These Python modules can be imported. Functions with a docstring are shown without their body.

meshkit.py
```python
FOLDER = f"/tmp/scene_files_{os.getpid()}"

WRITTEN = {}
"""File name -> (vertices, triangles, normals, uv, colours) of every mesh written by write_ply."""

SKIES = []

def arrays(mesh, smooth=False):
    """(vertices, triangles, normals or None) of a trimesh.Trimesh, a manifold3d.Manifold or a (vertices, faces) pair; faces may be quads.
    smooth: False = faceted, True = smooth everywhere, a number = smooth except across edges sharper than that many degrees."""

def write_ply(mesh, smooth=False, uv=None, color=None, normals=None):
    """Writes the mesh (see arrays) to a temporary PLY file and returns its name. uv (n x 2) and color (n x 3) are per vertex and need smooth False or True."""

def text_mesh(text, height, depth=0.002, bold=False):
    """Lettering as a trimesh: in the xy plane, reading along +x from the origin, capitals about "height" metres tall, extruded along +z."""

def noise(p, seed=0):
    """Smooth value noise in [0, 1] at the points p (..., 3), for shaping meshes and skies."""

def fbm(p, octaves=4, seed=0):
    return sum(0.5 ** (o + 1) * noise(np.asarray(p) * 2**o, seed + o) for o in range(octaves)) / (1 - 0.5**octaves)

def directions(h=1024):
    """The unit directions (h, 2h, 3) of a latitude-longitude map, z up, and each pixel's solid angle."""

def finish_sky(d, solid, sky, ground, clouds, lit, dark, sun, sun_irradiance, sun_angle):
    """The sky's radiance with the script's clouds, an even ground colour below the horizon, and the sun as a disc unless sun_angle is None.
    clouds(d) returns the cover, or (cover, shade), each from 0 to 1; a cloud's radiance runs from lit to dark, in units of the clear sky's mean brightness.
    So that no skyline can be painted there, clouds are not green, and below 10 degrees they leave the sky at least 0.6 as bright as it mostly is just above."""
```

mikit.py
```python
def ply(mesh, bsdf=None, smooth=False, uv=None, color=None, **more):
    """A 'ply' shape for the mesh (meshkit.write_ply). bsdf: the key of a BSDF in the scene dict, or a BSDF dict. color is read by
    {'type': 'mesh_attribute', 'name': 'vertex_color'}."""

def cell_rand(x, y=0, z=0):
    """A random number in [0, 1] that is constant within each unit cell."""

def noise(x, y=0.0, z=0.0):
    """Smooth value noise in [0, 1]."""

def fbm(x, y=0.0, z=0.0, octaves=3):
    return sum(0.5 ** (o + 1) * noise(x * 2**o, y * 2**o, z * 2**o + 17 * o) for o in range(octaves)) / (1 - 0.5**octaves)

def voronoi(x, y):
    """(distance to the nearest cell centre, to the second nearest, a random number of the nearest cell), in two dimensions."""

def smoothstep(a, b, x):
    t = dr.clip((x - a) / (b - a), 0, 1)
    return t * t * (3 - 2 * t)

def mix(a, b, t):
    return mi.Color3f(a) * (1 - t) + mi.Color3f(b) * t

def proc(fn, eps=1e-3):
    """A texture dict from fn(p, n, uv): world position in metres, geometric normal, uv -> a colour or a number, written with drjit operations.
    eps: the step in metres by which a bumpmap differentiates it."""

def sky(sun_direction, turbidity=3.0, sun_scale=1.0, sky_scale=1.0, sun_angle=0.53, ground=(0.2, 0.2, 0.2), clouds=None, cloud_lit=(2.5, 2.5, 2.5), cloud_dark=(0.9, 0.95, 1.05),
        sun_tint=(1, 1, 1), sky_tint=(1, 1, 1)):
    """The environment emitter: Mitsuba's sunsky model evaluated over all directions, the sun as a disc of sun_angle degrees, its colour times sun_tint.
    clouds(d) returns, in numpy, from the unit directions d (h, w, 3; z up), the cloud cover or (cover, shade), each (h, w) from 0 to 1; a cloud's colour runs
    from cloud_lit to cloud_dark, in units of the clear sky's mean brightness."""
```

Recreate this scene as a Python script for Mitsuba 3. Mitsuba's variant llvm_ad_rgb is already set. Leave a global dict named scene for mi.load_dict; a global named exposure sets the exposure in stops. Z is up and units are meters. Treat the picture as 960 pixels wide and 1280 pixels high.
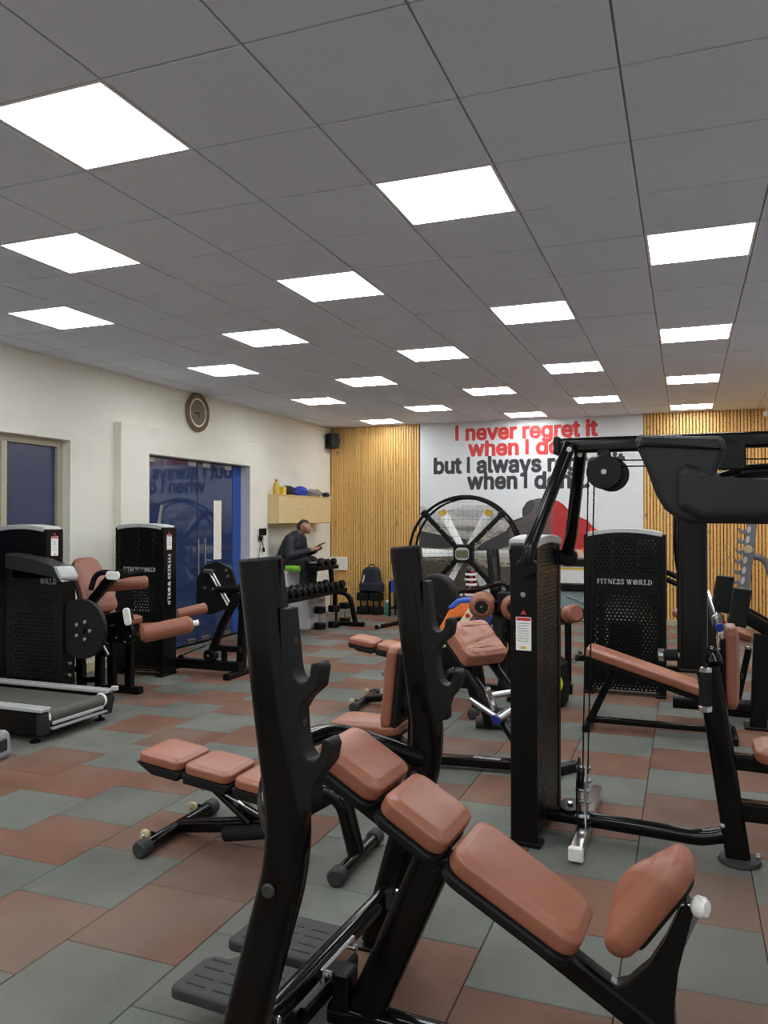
import math, random
import numpy as np, trimesh
import mitsuba as mi, drjit as dr
import mikit, meshkit
from mikit import proc, noise, fbm, cell_rand, smoothstep, mix
from shapely.geometry import Polygon, LineString, Point, box as sbox, MultiPolygon
from shapely.ops import unary_union
from shapely import affinity
ST = mi.ScalarTransform4f
rng = random.Random(7)
scene, labels = {}, {}

# ---------------------------------------------------------------- camera, light level
F_PX, YAW, PITCH, EYE = 987.0, 0.3648, 0.0097, 1.61
_fw = [-math.sin(YAW) * math.cos(PITCH), math.cos(YAW) * math.cos(PITCH), math.sin(PITCH)]
scene['camera'] = {'type': 'perspective', 'fov': math.degrees(2 * math.atan(480 / F_PX)), 'fov_axis': 'x', 'near_clip': 0.05, 'far_clip': 60.0,
                   'to_world': ST().look_at(origin=[0, 0, EYE], target=[_fw[0], _fw[1], EYE + _fw[2]], up=[0, 0, 1])}
exposure = 0.0
LAMP = 14.0                      # radiance of the LED ceiling panels
LAMP_RGB = [0.96 * LAMP, 1.0 * LAMP, 1.02 * LAMP]

# ---------------------------------------------------------------- scene helpers
def free(key):
    if key not in USED:
        USED.add(key); return key
    n = 1
    while f'{key}_{n:03d}' in USED: n += 1
    key = f'{key}_{n:03d}'; USED.add(key); return key
USED = set()
CUR = [np.eye(4)]
def note(key, label=None, cat=None, group=None, kind=None):
    d = labels.setdefault(key, {})
    for k, v in (('label', label), ('category', cat), ('group', group), ('kind', kind)):
        if v: d[k] = v
def thing(name, label=None, cat=None, group=None, kind=None):
    key = free(name); note(key, label, cat, group, kind); return key
def add(name, mesh, mat, parent=None, smooth=35, label=None, cat=None, group=None, kind=None, **more):
    key = free((parent + '__' if parent else '') + name)
    if isinstance(mesh, (list, tuple)): mesh = trimesh.util.concatenate(list(mesh))
    mesh = mesh.copy(); mesh.apply_transform(CUR[-1])
    scene[key] = mikit.ply(mesh, mat, smooth=smooth, **more)
    if label or cat or group or kind: note(key, label, cat, group, kind)
    return key
def share(name, shape, parent, M, mat=None):
    """One more entry of an existing shape dict under another matrix."""
    key = free((parent + '__' if parent else '') + name)
    d = dict(shape); d['to_world'] = ST(np.asarray(M, float))
    if mat: d['bsdf'] = {'type': 'ref', 'id': mat}
    scene[key] = d; return key
def copy_tree(root, M, label=None, group=None, swap=None):
    new = free(root.rstrip('0123456789').rstrip('_') if root[-3:].isdigit() else root)
    src = labels.get(root, {})
    note(new, label or src.get('label'), src.get('category'), group or src.get('group'), src.get('kind'))
    for k in [k for k in scene if k == root or k.startswith(root + '__')]:
        d = dict(scene[k]); old = np.array(d['to_world'].matrix) if 'to_world' in d else np.eye(4)
        d['to_world'] = ST(np.asarray(M) @ old)
        if swap and d['bsdf'].get('id') in swap: d['bsdf'] = {'type': 'ref', 'id': swap[d['bsdf']['id']]}
        nk = new + k[len(root):]; USED.add(nk); scene[nk] = d
        if k != root and k in labels: labels[nk] = dict(labels[k])
    return new
class at:
    def __init__(self, x=0, y=0, z=0, rz=0, M=None):
        self.M = M if M is not None else trimesh.transformations.translation_matrix([x, y, z]) @ trimesh.transformations.rotation_matrix(math.radians(rz), [0, 0, 1])
    def __enter__(self): CUR.append(CUR[-1] @ self.M)
    def __exit__(self, *a): CUR.pop()
def frame(o, x, z):
    """4x4 with origin o, x axis along x, z axis as near z as can be."""
    x = np.array(x, float); x /= np.linalg.norm(x); z = np.array(z, float)
    y = np.cross(z, x); y /= np.linalg.norm(y); z = np.cross(x, y)
    M = np.eye(4); M[:3, 0], M[:3, 1], M[:3, 2], M[:3, 3] = x, y, z, o; return M
def tm(mesh, M): mesh = mesh.copy(); mesh.apply_transform(M); return mesh

# ---------------------------------------------------------------- mesh helpers
def bx(x0, x1, y0, y1, z0, z1, ch=0.0):
    if ch <= 0:
        m = trimesh.creation.box([x1 - x0, y1 - y0, z1 - z0]); m.apply_translation([(x0 + x1) / 2, (y0 + y1) / 2, (z0 + z1) / 2]); return m
    o = [(x0 + ch, y0), (x1 - ch, y0), (x1, y0 + ch), (x1, y1 - ch), (x1 - ch, y1), (x0 + ch, y1), (x0, y1 - ch), (x0, y0 + ch)]
    i = [(x0 + ch, y0 + ch), (x1 - ch, y0 + ch), (x1 - ch, y0 + ch), (x1 - ch, y1 - ch), (x1 - ch, y1 - ch), (x0 + ch, y1 - ch), (x0 + ch, y1 - ch), (x0 + ch, y0 + ch)]
    return loft([[(*p, z0) for p in i], [(*p, z0 + ch) for p in o], [(*p, z1 - ch) for p in o], [(*p, z1) for p in i]])
def loft(rings, caps=True, closed=False):
    n = len(rings[0]); v = np.array(rings, float).reshape(-1, 3); f = []
    R = len(rings)
    for a in range(R if closed else R - 1):
        b = (a + 1) % R
        for i in range(n):
            j = (i + 1) % n
            f += [(a * n + i, a * n + j, b * n + j), (a * n + i, b * n + j, b * n + i)]
    if caps and not closed:
        v = np.vstack([v, v[:n].mean(0), v[-n:].mean(0)]); c0, c1 = len(v) - 2, len(v) - 1
        for i in range(n):
            j = (i + 1) % n
            f += [(c0, j, i), (c1, (R - 1) * n + i, (R - 1) * n + j)]
    m = trimesh.Trimesh(v, np.array(f), process=False); m.merge_vertices()
    m.update_faces(m.nondegenerate_faces())
    if m.volume < 0: m.invert()
    return m
def rrect(w, h, r, n=4):
    """Outline of a rounded rectangle about the origin, counter-clockwise."""
    r = min(r, w / 2 - 1e-4, h / 2 - 1e-4); out = []
    for cx, cy, a0 in ((w / 2 - r, h / 2 - r, 0), (-w / 2 + r, h / 2 - r, 90), (-w / 2 + r, -h / 2 + r, 180), (w / 2 - r, -h / 2 + r, 270)):
        for k in range(n + 1):
            a = math.radians(a0 + 90 * k / n); out.append((cx + r * math.cos(a), cy + r * math.sin(a)))
    return np.array(out)
def circ(r, n=14): a = np.arange(n) * 2 * math.pi / n; return np.stack([r * np.cos(a), r * np.sin(a)], 1)
def fillet(pts, r, n=6):
    pts = [np.array(p, float) for p in pts]; out = [pts[0]]
    for a, b, c in zip(pts, pts[1:], pts[2:]):
        u, w = a - b, c - b; lu, lw = np.linalg.norm(u), np.linalg.norm(w)
        d = min(r, lu * .49, lw * .49); p, q = b + u / lu * d, b + w / lw * d
        for k in range(n + 1):
            t = k / n; out.append((1 - t) ** 2 * p + 2 * t * (1 - t) * b + t * t * q)
    return out + [pts[-1]]
def sweep(pts, prof, up=(0, 0, 1), caps=True):
    """prof (n x 2) swept along pts; prof's second axis stays near up."""
    P = np.array(pts, float); T = np.gradient(P, axis=0); T /= np.linalg.norm(T, axis=1, keepdims=True)
    up = np.array(up, float)
    if abs(T[0] @ up) / np.linalg.norm(up) > .98: up = np.array([0, 1.0, 0]) if abs(T[0][1]) < .9 else np.array([1.0, 0, 0])
    s = np.cross(T[0], up); s /= np.linalg.norm(s); rings = []
    for p, t in zip(P, T):
        s = s - t * (s @ t); s /= np.linalg.norm(s); w = np.cross(s, t)
        rings.append([p + a * s + b * w for a, b in prof])
    return loft(rings, caps)
def tube(pts, r, bend=0.0, n=14): return sweep(fillet(pts, bend) if bend and len(pts) > 2 else dens(pts), circ(r, n))
def dens(pts):
    return pts if len(pts) > 2 else [pts[0], [(a + b) / 2 for a, b in zip(*pts)], pts[1]]
def rtube(pts, w, h, r=.012, bend=0.0, up=(0, 0, 1)): return sweep(fillet(pts, bend) if bend and len(pts) > 2 else dens(pts), rrect(w, h, r, 3), up)
def cyl(p, q, r, n=20): return tube([p, q], r, n=n)
def rod(p, q, r, ch=.004, n=20):
    p, q = np.array(p, float), np.array(q, float); L = np.linalg.norm(q - p); ch = min(ch, r * .8, L / 3)
    return tm(lathe([(0, 0), (r - ch, 0), (r, ch), (r, L - ch), (r - ch, L), (0, L)], n), frame_z(p, q - p))
def frame_z(o, z):
    z = np.array(z, float); z /= np.linalg.norm(z); x = np.cross([0, 0, 1.0], z)
    if np.linalg.norm(x) < 1e-3: x = np.array([1.0, 0, 0])
    return frame(o, x, z)
def lathe(prof, n=20):
    prof = np.array(prof, float); a = np.arange(n) * 2 * math.pi / n
    return loft([[(r * math.cos(t), r * math.sin(t), z) for t in a] for r, z in [(max(r, 1e-5), z) for r, z in prof]])
def prism(poly, depth, z0=0.0):
    gs = [g for g in getattr(poly, 'geoms', [poly]) if g.area > 1e-9]
    m = trimesh.util.concatenate([trimesh.creation.extrude_polygon(g, depth, engine='earcut') for g in gs]); m.apply_translation([0, 0, z0]); return m
def resample(poly, n):
    L = poly.exterior; return np.array([L.interpolate(i / n, normalized=True).coords[0] for i in range(n)])
def slab(poly, depth, ch, n=0, dome=0.0):
    """A plate of the outline poly (any simple shape) with rounded rims, from z 0 to depth; a star-shaped one may be domed."""
    e = np.array(poly.exterior.coords[:-1])
    if not poly.exterior.is_ccw: e = e[::-1]
    if n: e = np.array([poly.exterior.interpolate(i / n, normalized=True).coords[0] for i in range(n)])[:: 1 if poly.exterior.is_ccw else -1]
    d0, d1 = e - np.roll(e, 1, 0), np.roll(e, -1, 0) - e
    n0, n1 = (np.stack([-d[:, 1], d[:, 0]], 1) / np.linalg.norm(d, axis=1, keepdims=True) for d in (d0, d1))
    m = n0 + n1; m /= np.maximum((m * m).sum(1, keepdims=True), .35) / 2
    def ring(d, z): return np.column_stack([e + m * d, np.full(len(e), z)])
    k = 4; R = [ring(ch * (1 - math.sin(i / k * math.pi / 2)), ch * (1 - math.cos(i / k * math.pi / 2))) for i in range(k + 1)]
    R += [ring(ch * (1 - math.cos(i / k * math.pi / 2)), depth - ch + ch * math.sin(i / k * math.pi / 2)) for i in range(k + 1)]
    if dome:
        top = R[-1]; c = top.mean(0)
        for s in (.85, .6, .3): R.append(c + (top - c) * s + [0, 0, dome * (1 - s * s)])
        return loft(R)
    body = loft(R, caps=False); caps = []
    for ring_, up in ((R[0], False), (R[-1], True)):
        v, f = trimesh.creation.triangulate_polygon(Polygon(ring_[:, :2]), engine='earcut')
        v3 = np.column_stack([v, np.full(len(v), ring_[0, 2])]); c = np.cross(v3[f[0, 1]] - v3[f[0, 0]], v3[f[0, 2]] - v3[f[0, 0]])[2]
        caps.append(trimesh.Trimesh(v3, f if (c > 0) == up else f[:, ::-1], process=False))
    mm = trimesh.util.concatenate([body] + caps); mm.merge_vertices(); return mm
def cushion(w, d, h, rc=.04, re=.018, dome=.012, taper=0.0):
    """Upholstered pad: x width w, y depth d, thickness h, flat bottom at z 0; taper narrows it towards +x."""
    o = rrect(w, d, rc, 6)
    def ring(ins, z):
        q = rrect(w - 2 * ins, d - 2 * ins, max(rc - ins * .6, .006), 6); q[:, 1] *= 1 - taper * (q[:, 0] / w + .5)
        return [(a, b, z) for a, b in q]
    R = [ring(re * .6, 0), ring(re * .2, re * .25), ring(0, re * .7)]
    e2 = re * .55
    R += [ring(e2 * (1 - math.cos(t)), h - re + e2 * math.sin(t)) for t in np.linspace(0, math.radians(62), 4)]
    R += [ring(e2 * .55 + re * .5, h - .30 * re), ring(e2 * .55 + re * .85, h - .08 * re), ring(e2 * .55 + re * 1.15, h)]
    top = np.array(R[-1]); c = top.mean(0)
    for s in (.9, .75, .5, .25): R.append((c + (top - c) * s + [0, 0, dome * (1 - s ** 2)]).tolist())
    return loft(R)
def bolt(p, n, r=.011, h=.008): p = np.array(p, float); n = np.array(n, float); return rod(p, p + n / np.linalg.norm(n) * h, r, .002, 10)
# ---------------------------------------------------------------- materials
def lin(*c): return [float(((v / 255 + .055) / 1.055) ** 2.4 if v > 10 else v / 255 / 12.92) for v in c]
def rgb(*c): return {'type': 'rgb', 'value': lin(*c)}
def mat(name, color, rough=.5, spec=.5, metal=0.0, coat=0.0, tex=None, bump=None, **kw):
    b = {'type': 'principled', 'base_color': proc(tex) if tex else rgb(*color), 'roughness': rough, 'metallic': metal, **kw}
    if not metal: b['specular'] = spec
    if coat: b['clearcoat'] = coat; b['clearcoat_gloss'] = .9
    if bump: b = {'type': 'bumpmap', 'arbitrary': proc(bump[0], bump[2]), 'scale': bump[1], 'bsdf': b}
    scene[name] = {'type': 'twosided', 'bsdf': b}
def L3(*c): return mi.Color3f(*lin(*c))
def tex_tile(base):
    a = lin(*base)
    def fn(p, n, uv):
        big = fbm(p.x * 2.3, p.y * 2.3, 3.0, 3); fine = noise(p.x * 260, p.y * 260, p.z * 90)
        k = .66 + .68 * big + .22 * (fine - .5)
        ci = dr.floor((p.x + .224) / .5); off = dr.select(ci - 2 * dr.floor(ci / 2) > .5, .16, .41)
        tone = .86 + .26 * cell_rand(ci, dr.floor((p.y - off) / .5), 5)
        dust = smoothstep(.42, .8, fbm(p.x * 1.4 + 9, p.y * 1.4, 1.0, 4)) * .38
        c = mi.Color3f(*a) * (k * tone)
        return c * (1 - dust) + mi.Color3f(.17, .155, .13) * dust
    return fn
mat('rubber_red', (0, 0, 0), .66, .2, tex=tex_tile((105, 75, 61)))
mat('rubber_grey', (0, 0, 0), .66, .2, tex=tex_tile((94, 96, 90)))
mat('joint_dark', (45, 42, 38), .9)
def tex_wood(p, n, uv):
    i = dr.floor(p.x / .047); r = cell_rand(i, 3, 1)
    g = fbm(p.x * 60 + r * 40, p.y * 30, p.z * 1.5 + r * 30, 3); knot = smoothstep(.86, .94, noise(p.x * 38 + r * 9, 4.0, p.z * 7 + r * 50))
    c = mix(lin(230, 188, 118), lin(212, 164, 92), g) * (.9 + .2 * r)
    return c * (1 - .45 * knot)
mat('wood_slat', (0, 0, 0), .42, .45, tex=tex_wood)
mat('wood_back', (112, 78, 38), .8)
mat('wood_plain', (214, 166, 98), .6)
def tex_plaster(p, n, uv):
    g = fbm(p.x * .9, p.y * .9, p.z * .9, 3); s = smoothstep(.62, .8, noise(p.x * 2.1, p.y * 2.1, p.z * 3.0))
    return mi.Color3f(*lin(226, 224, 212)) * (.92 + .12 * g - .05 * s)
mat('plaster', (0, 0, 0), .75, .3, tex=tex_plaster)
mat('plaster_grey', (205, 205, 208), .8, .3)
def tex_ceil(p, n, uv):
    return mi.Color3f(*lin(210, 217, 228)) * (.94 + .08 * fbm(p.x * 1.3, p.y * 1.3, 2.0, 2) + .03 * noise(p.x * 90, p.y * 90, 1.0))
mat('ceil_tile', (0, 0, 0), .8, .2, tex=tex_ceil)
mat('tee_metal', (150, 148, 146), .5, .4)
mat('plenum', (40, 40, 40), .9)
mat('lamp_frame', (225, 225, 225), .5)
mat('skirting', (205, 190, 150), .6)
mat('black_gloss', (8, 8, 9), .12, .22, coat=.12)
mat('black_satin', (11, 11, 12), .34, .25)
mat('black_matte', (17, 18, 19), .5, .25)
mat('black_foam', (24, 25, 26), .75, .2)
mat('black_mould', (36, 38, 40), .5, .3)
mat('rubber_cap', (44, 45, 46), .62, .4)
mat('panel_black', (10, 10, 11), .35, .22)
def bump_leather(p, n, uv): return fbm(p.x * 140, p.y * 140, p.z * 140, 2) * .5 + fbm(p.x * 9, p.y * 9, p.z * 9, 2)
def tex_leather(p, n, uv):
    return mi.Color3f(*lin(140, 87, 66)) * (.86 + .3 * fbm(p.x * 6, p.y * 6, p.z * 6, 3))
mat('leather', (0, 0, 0), .38, .5, tex=tex_leather, bump=(bump_leather, .0008, 2e-3))
mat('leather_soft', (136, 84, 65), .42, .5)
mat('chrome', (215, 215, 215), .14, metal=1.0)
mat('steel', (170, 172, 172), .32, metal=1.0)
mat('zinc', (185, 188, 190), .4, metal=1.0)
mat('silver_plastic', (168, 170, 170), .42, .5)
mat('cap_grey', (176, 178, 176), .45, .5)
mat('grey_plastic', (128, 132, 136), .5, .4)
mat('white_plastic', (226, 226, 222), .45, .5)
mat('paper', (232, 232, 230), .8)
mat('paper_cream', (226, 222, 208), .75)
mat('red_print', (196, 44, 44), .6)
mat('grey_print', (130, 130, 132), .7)
mat('yellow_print', (214, 180, 60), .6)
mat('wheel_cream', (176, 166, 128), .5)
mat('blue_cap', (44, 58, 150), .35, .5)
mat('blue_glass', (42, 56, 92), .035, .65)
mat('blue_glass_light', (34, 74, 150), .06, .6)
mat('blue_blind', (56, 66, 96), .25, .5)
mat('alu_beige', (170, 162, 140), .45, .5)
mat('wallboard', (212, 188, 140), .5, .4)
mat('vinyl', (222, 224, 226), .4, .4)

# ---------------------------------------------------------------- the room
XL, XR, YB, YF, ZC = -5.9, 2.3, 12.8, -4.0, 3.244
XBOX, DY0, DY1, DZ = -5.8, 7.57, 9.845, 2.375
# floor: rubber tiles half a metre square, every other column shifted by half a tile
fl = add('floor', bx(XL - .1, XR + .1, YF - .1, YB + .1, -.08, -.012), 'joint_dark', kind='structure', smooth=False)
tile_shape = {}
for m_ in ('rubber_red', 'rubber_grey'):
    o_ = sbox(-.2485, -.2485, .2485, .2485)
    r_ = lambda d, z: [(sx * (.2485 - d), sy * (.2485 - d), z) for sx, sy in ((-1, -1), (1, -1), (1, 1), (-1, 1))]
    tile_shape[m_] = mikit.ply(loft([r_(0, -.014), r_(0, -.003), r_(.003, 0)]), m_)
SWAP = {(-4, 5), (-3, 4), (-3, 6), (-9, 9), (-8, 6), (-9, 14), (-6, 16), (-4, 18), (-2, 20), (-8, 19), (-5, 21)}
rest = {'rubber_red': [], 'rubber_grey': []}; ntile = 0; cand = []
for ci in range(-12, 6):
    off = .16 if ci % 2 else .41
    for n_ in range(-9, 26):
        x0, y0 = -.224 + .5 * ci, off + .5 * n_
        odd = (n_ % 2 == 1) ^ (ci <= -6); odd ^= (ci, n_) in SWAP
        m_ = 'rubber_grey' if odd else 'rubber_red'
        cx, cy = x0 + .25, y0 + .25
        if cx < XL - .2 or cx > XR + .2 or cy > YB + .2 or cy < YF - .2: continue
        dirx = cx * math.cos(YAW) + cy * math.sin(YAW); dz = cy * math.cos(YAW) - cx * math.sin(YAW)
        seen = dz > 1.6 and abs(dirx / dz) < .56 and x0 >= XL - .13 and x0 + .5 <= XR + .1 and y0 + .5 <= YB + .1
        cand.append((not seen, dz, cx, cy, m_))
cand.sort()
for hid, dz, cx, cy, m_ in cand:
    if not hid and ntile < 290:
        share('tile', tile_shape[m_], 'floor', trimesh.transformations.translation_matrix([cx, cy, 0])); ntile += 1
    else:
        a, b, c_, d_ = max(cx - .2485, XL), min(cx + .2485, XR), max(cy - .2485, YF), min(cy + .2485, YB)
        if b - a > .02 and d_ - c_ > .02: rest[m_].append(bx(a, b, c_, d_, -.014, 0))
add('tile_field', rest['rubber_red'], 'rubber_red', 'floor', smooth=False, kind='stuff')
add('tile_field', rest['rubber_grey'], 'rubber_grey', 'floor', smooth=False, kind='stuff')

# ceiling: 600 mm lay-in tiles, tee bars, LED panels
add('ceiling', bx(XL - .1, XR + .1, YF - .1, YB + .1, ZC + .05, ZC + .13), 'plenum', kind='structure', smooth=False)
GX, GY = -.2168, 2.9418
kx = [k for k in range(-10, 6) if GX + .6 * (k + 1) > XL and GX + .6 * k < XR]
jy = [j for j in range(-12, 18) if GY + .6 * (j + 1) > YF and GY + .6 * j < YB]
for k in kx[1:]:
    add('tee_bar', bx(GX + .6 * k - .011, GX + .6 * k + .011, YF, YB, ZC + .0045, ZC + .04), 'tee_metal', 'ceiling', smooth=False)
for j in jy[1:]:
    add('tee_bar', bx(XL, XR, GY + .6 * j - .011, GY + .6 * j + .011, ZC + .006, ZC + .035), 'tee_metal', 'ceiling', smooth=False)
def lit(k, j):
    if k % 2: return False
    if k == 0 and j < 0 and j > -5: return False
    return (j % 4 == 3) if (k // 2) % 2 == 0 else (j % 4 == 1)
CT = mikit.ply(bx(-.2955, .2955, -.2955, .2955, -.006, .008, .003), 'ceil_tile')
lamp_sh = None; ct_rest = []; nct = 0; lamps = []
order = sorted(((not (-2 + .3 * 0 < GY + .6 * j + 2), abs(GX + .6 * k) + (GY + .6 * j if GY + .6 * j > 0 else 50 - j), k, j) for k in kx for j in jy))
for _, _, k, j in order:
    x0, x1, y0, y1 = max(GX + .6 * k, XL), min(GX + .6 * k + .6, XR), max(GY + .6 * j, YF), min(GY + .6 * j + .6, YB)
    whole = x1 - x0 > .599 and y1 - y0 > .599
    if lit(k, j) and whole: lamps.append((k, j)); continue
    dz_ = (rng.random() - .5) * .003
    if whole and nct < 290 and y0 > .4:
        share('tile', CT, 'ceiling', trimesh.transformations.translation_matrix([x0 + .3, y0 + .3, ZC + dz_])); nct += 1
    elif x1 - x0 > .03 and y1 - y0 > .03:
        b_ = bx(x0 + .0045, x1 - .0045, y0 + .0045, y1 - .0045, ZC - .006, ZC + .008)
        if y0 > .4 and nct < 299: add('tile', b_, 'ceil_tile', 'ceiling', smooth=False); nct += 1
        else: ct_rest.append(b_)
add('tile_field', ct_rest, 'ceil_tile', 'ceiling', smooth=False, kind='stuff')
ORD = ['first', 'second', 'third', 'fourth', 'fifth', 'sixth', 'seventh', 'eighth', 'ninth', 'tenth', 'eleventh', 'twelfth', 'thirteenth', 'fourteenth', 'fifteenth']
FRAME_SH = mikit.ply([bx(-.297, .297, -.297, .297, -.004, .006)][0].difference(bx(-.282, .282, -.282, .282, -.1, .1), engine='manifold'), 'lamp_frame')
LPLY = mikit.ply(trimesh.Trimesh([[-.284, -.284, -.002], [.284, -.284, -.002], [.284, .284, -.002], [-.284, .284, -.002]], [[0, 2, 1], [0, 3, 2]], process=False), 'lamp_frame')
LPLY['emitter'] = {'type': 'area', 'radiance': {'type': 'rgb', 'value': LAMP_RGB}}
cols = sorted({k for k, j in lamps}, reverse=True)
for k in cols:
    rows = sorted((j for kk, j in lamps if kk == k), reverse=True)
    for i, j in enumerate(rows):
        a = f'{ORD[i]} from the back wall' if i else 'nearest the back wall'
        b = f'{ORD[len(cols) - 1 - cols.index(k)]} row from the left wall' if cols.index(k) < len(cols) - 1 else 'row nearest the left wall'
        t = thing('ceiling_light', f'lit ceiling panel {a}, {b}', 'ceiling light', 'square LED panels in the ceiling')
        M = trimesh.transformations.translation_matrix([GX + .6 * k + .3, GY + .6 * j + .3, ZC])
        share('frame', FRAME_SH, t, M); share('diffuser', LPLY, t, M)

# walls
def wall_x(x0, x1, y0, y1, holes, m):
    """Wall slab normal to x with rectangular holes (y0,y1,z0,z1)."""
    w = bx(x0, x1, y0, y1, -.02, ZC + .05)
    for h in holes: w = w.difference(bx(x0 - 1, x1 + 1, h[0], h[1], h[2], h[3]), engine='manifold')
    return w
WY0, WY1, WZ0, WZ1 = 3.6, 6.42, .95, 2.425
wl = add('wall_left', wall_x(XL - .22, XL, YF, YB + .1, [(WY0, WY1, WZ0, WZ1), (DY0, DY1, -.1, DZ)], 'plaster'), 'plaster', kind='structure', smooth=False)
boxw = bx(XL - .01, XBOX, 7.08, 10.35, -.01, 2.69, .004).difference(bx(-7, -5, DY0, DY1, -.1, DZ), engine='manifold')
add('boxing', boxw, 'plaster', wl, smooth=False)
add('reveal', bx(XL - .16, XBOX - .002, DY1 - .012, DY1 + .002, 0, DZ), 'plaster_grey', wl, smooth=False)
add('baseboard_left', [bx(XL, XL + .014, YF, 7.08, 0, .1, .003)], 'skirting', kind='structure', smooth=False)
wr = add('wall_right', bx(XR, XR + .2, YF, YB + .1, -.02, ZC + .05), 'plaster_grey', kind='structure', smooth=False)
add('panel', bx(XR - .02, XR, 9.2, YB - .04, .09, ZC - .01, .003), 'wood_plain', wr, smooth=False)
add('wall_front', bx(XL, XR, YF - .2, YF, -.02, ZC + .05), 'plaster', kind='structure', smooth=False)
wb = add('wall_back', bx(XL - .2, XR + .2, YB, YB + .2, -.02, ZC + .05), 'wood_back', kind='structure', smooth=False)
SL = mikit.ply(bx(-.0175, .0175, -.026, 0, .09, ZC - .008, .003), 'wood_slat')
i = 0
for x0, x1 in ((XL + .02, -4.225), (-.60, XR)):
    add('panel', bx(x0 - .015, x1, YB - .012, YB, 0, ZC - .002), 'wood_back', wb, smooth=False)
    for q in range(int((x1 - x0) / .047)):
        share('slat', SL, wb, trimesh.transformations.translation_matrix([x0 + .0235 + q * .047, YB - .012, 0]))
add('baseboard_back', [bx(XL, -4.225, YB - .05, YB - .012, 0, .09, .004), bx(-.6, XR, YB - .05, YB - .012, 0, .09, .004)], 'alu_beige', kind='structure', smooth=False)
SLR = mikit.ply(bx(-.03, 0, -.0165, .0165, .09, ZC - .008, .003), 'wood_slat')

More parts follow.
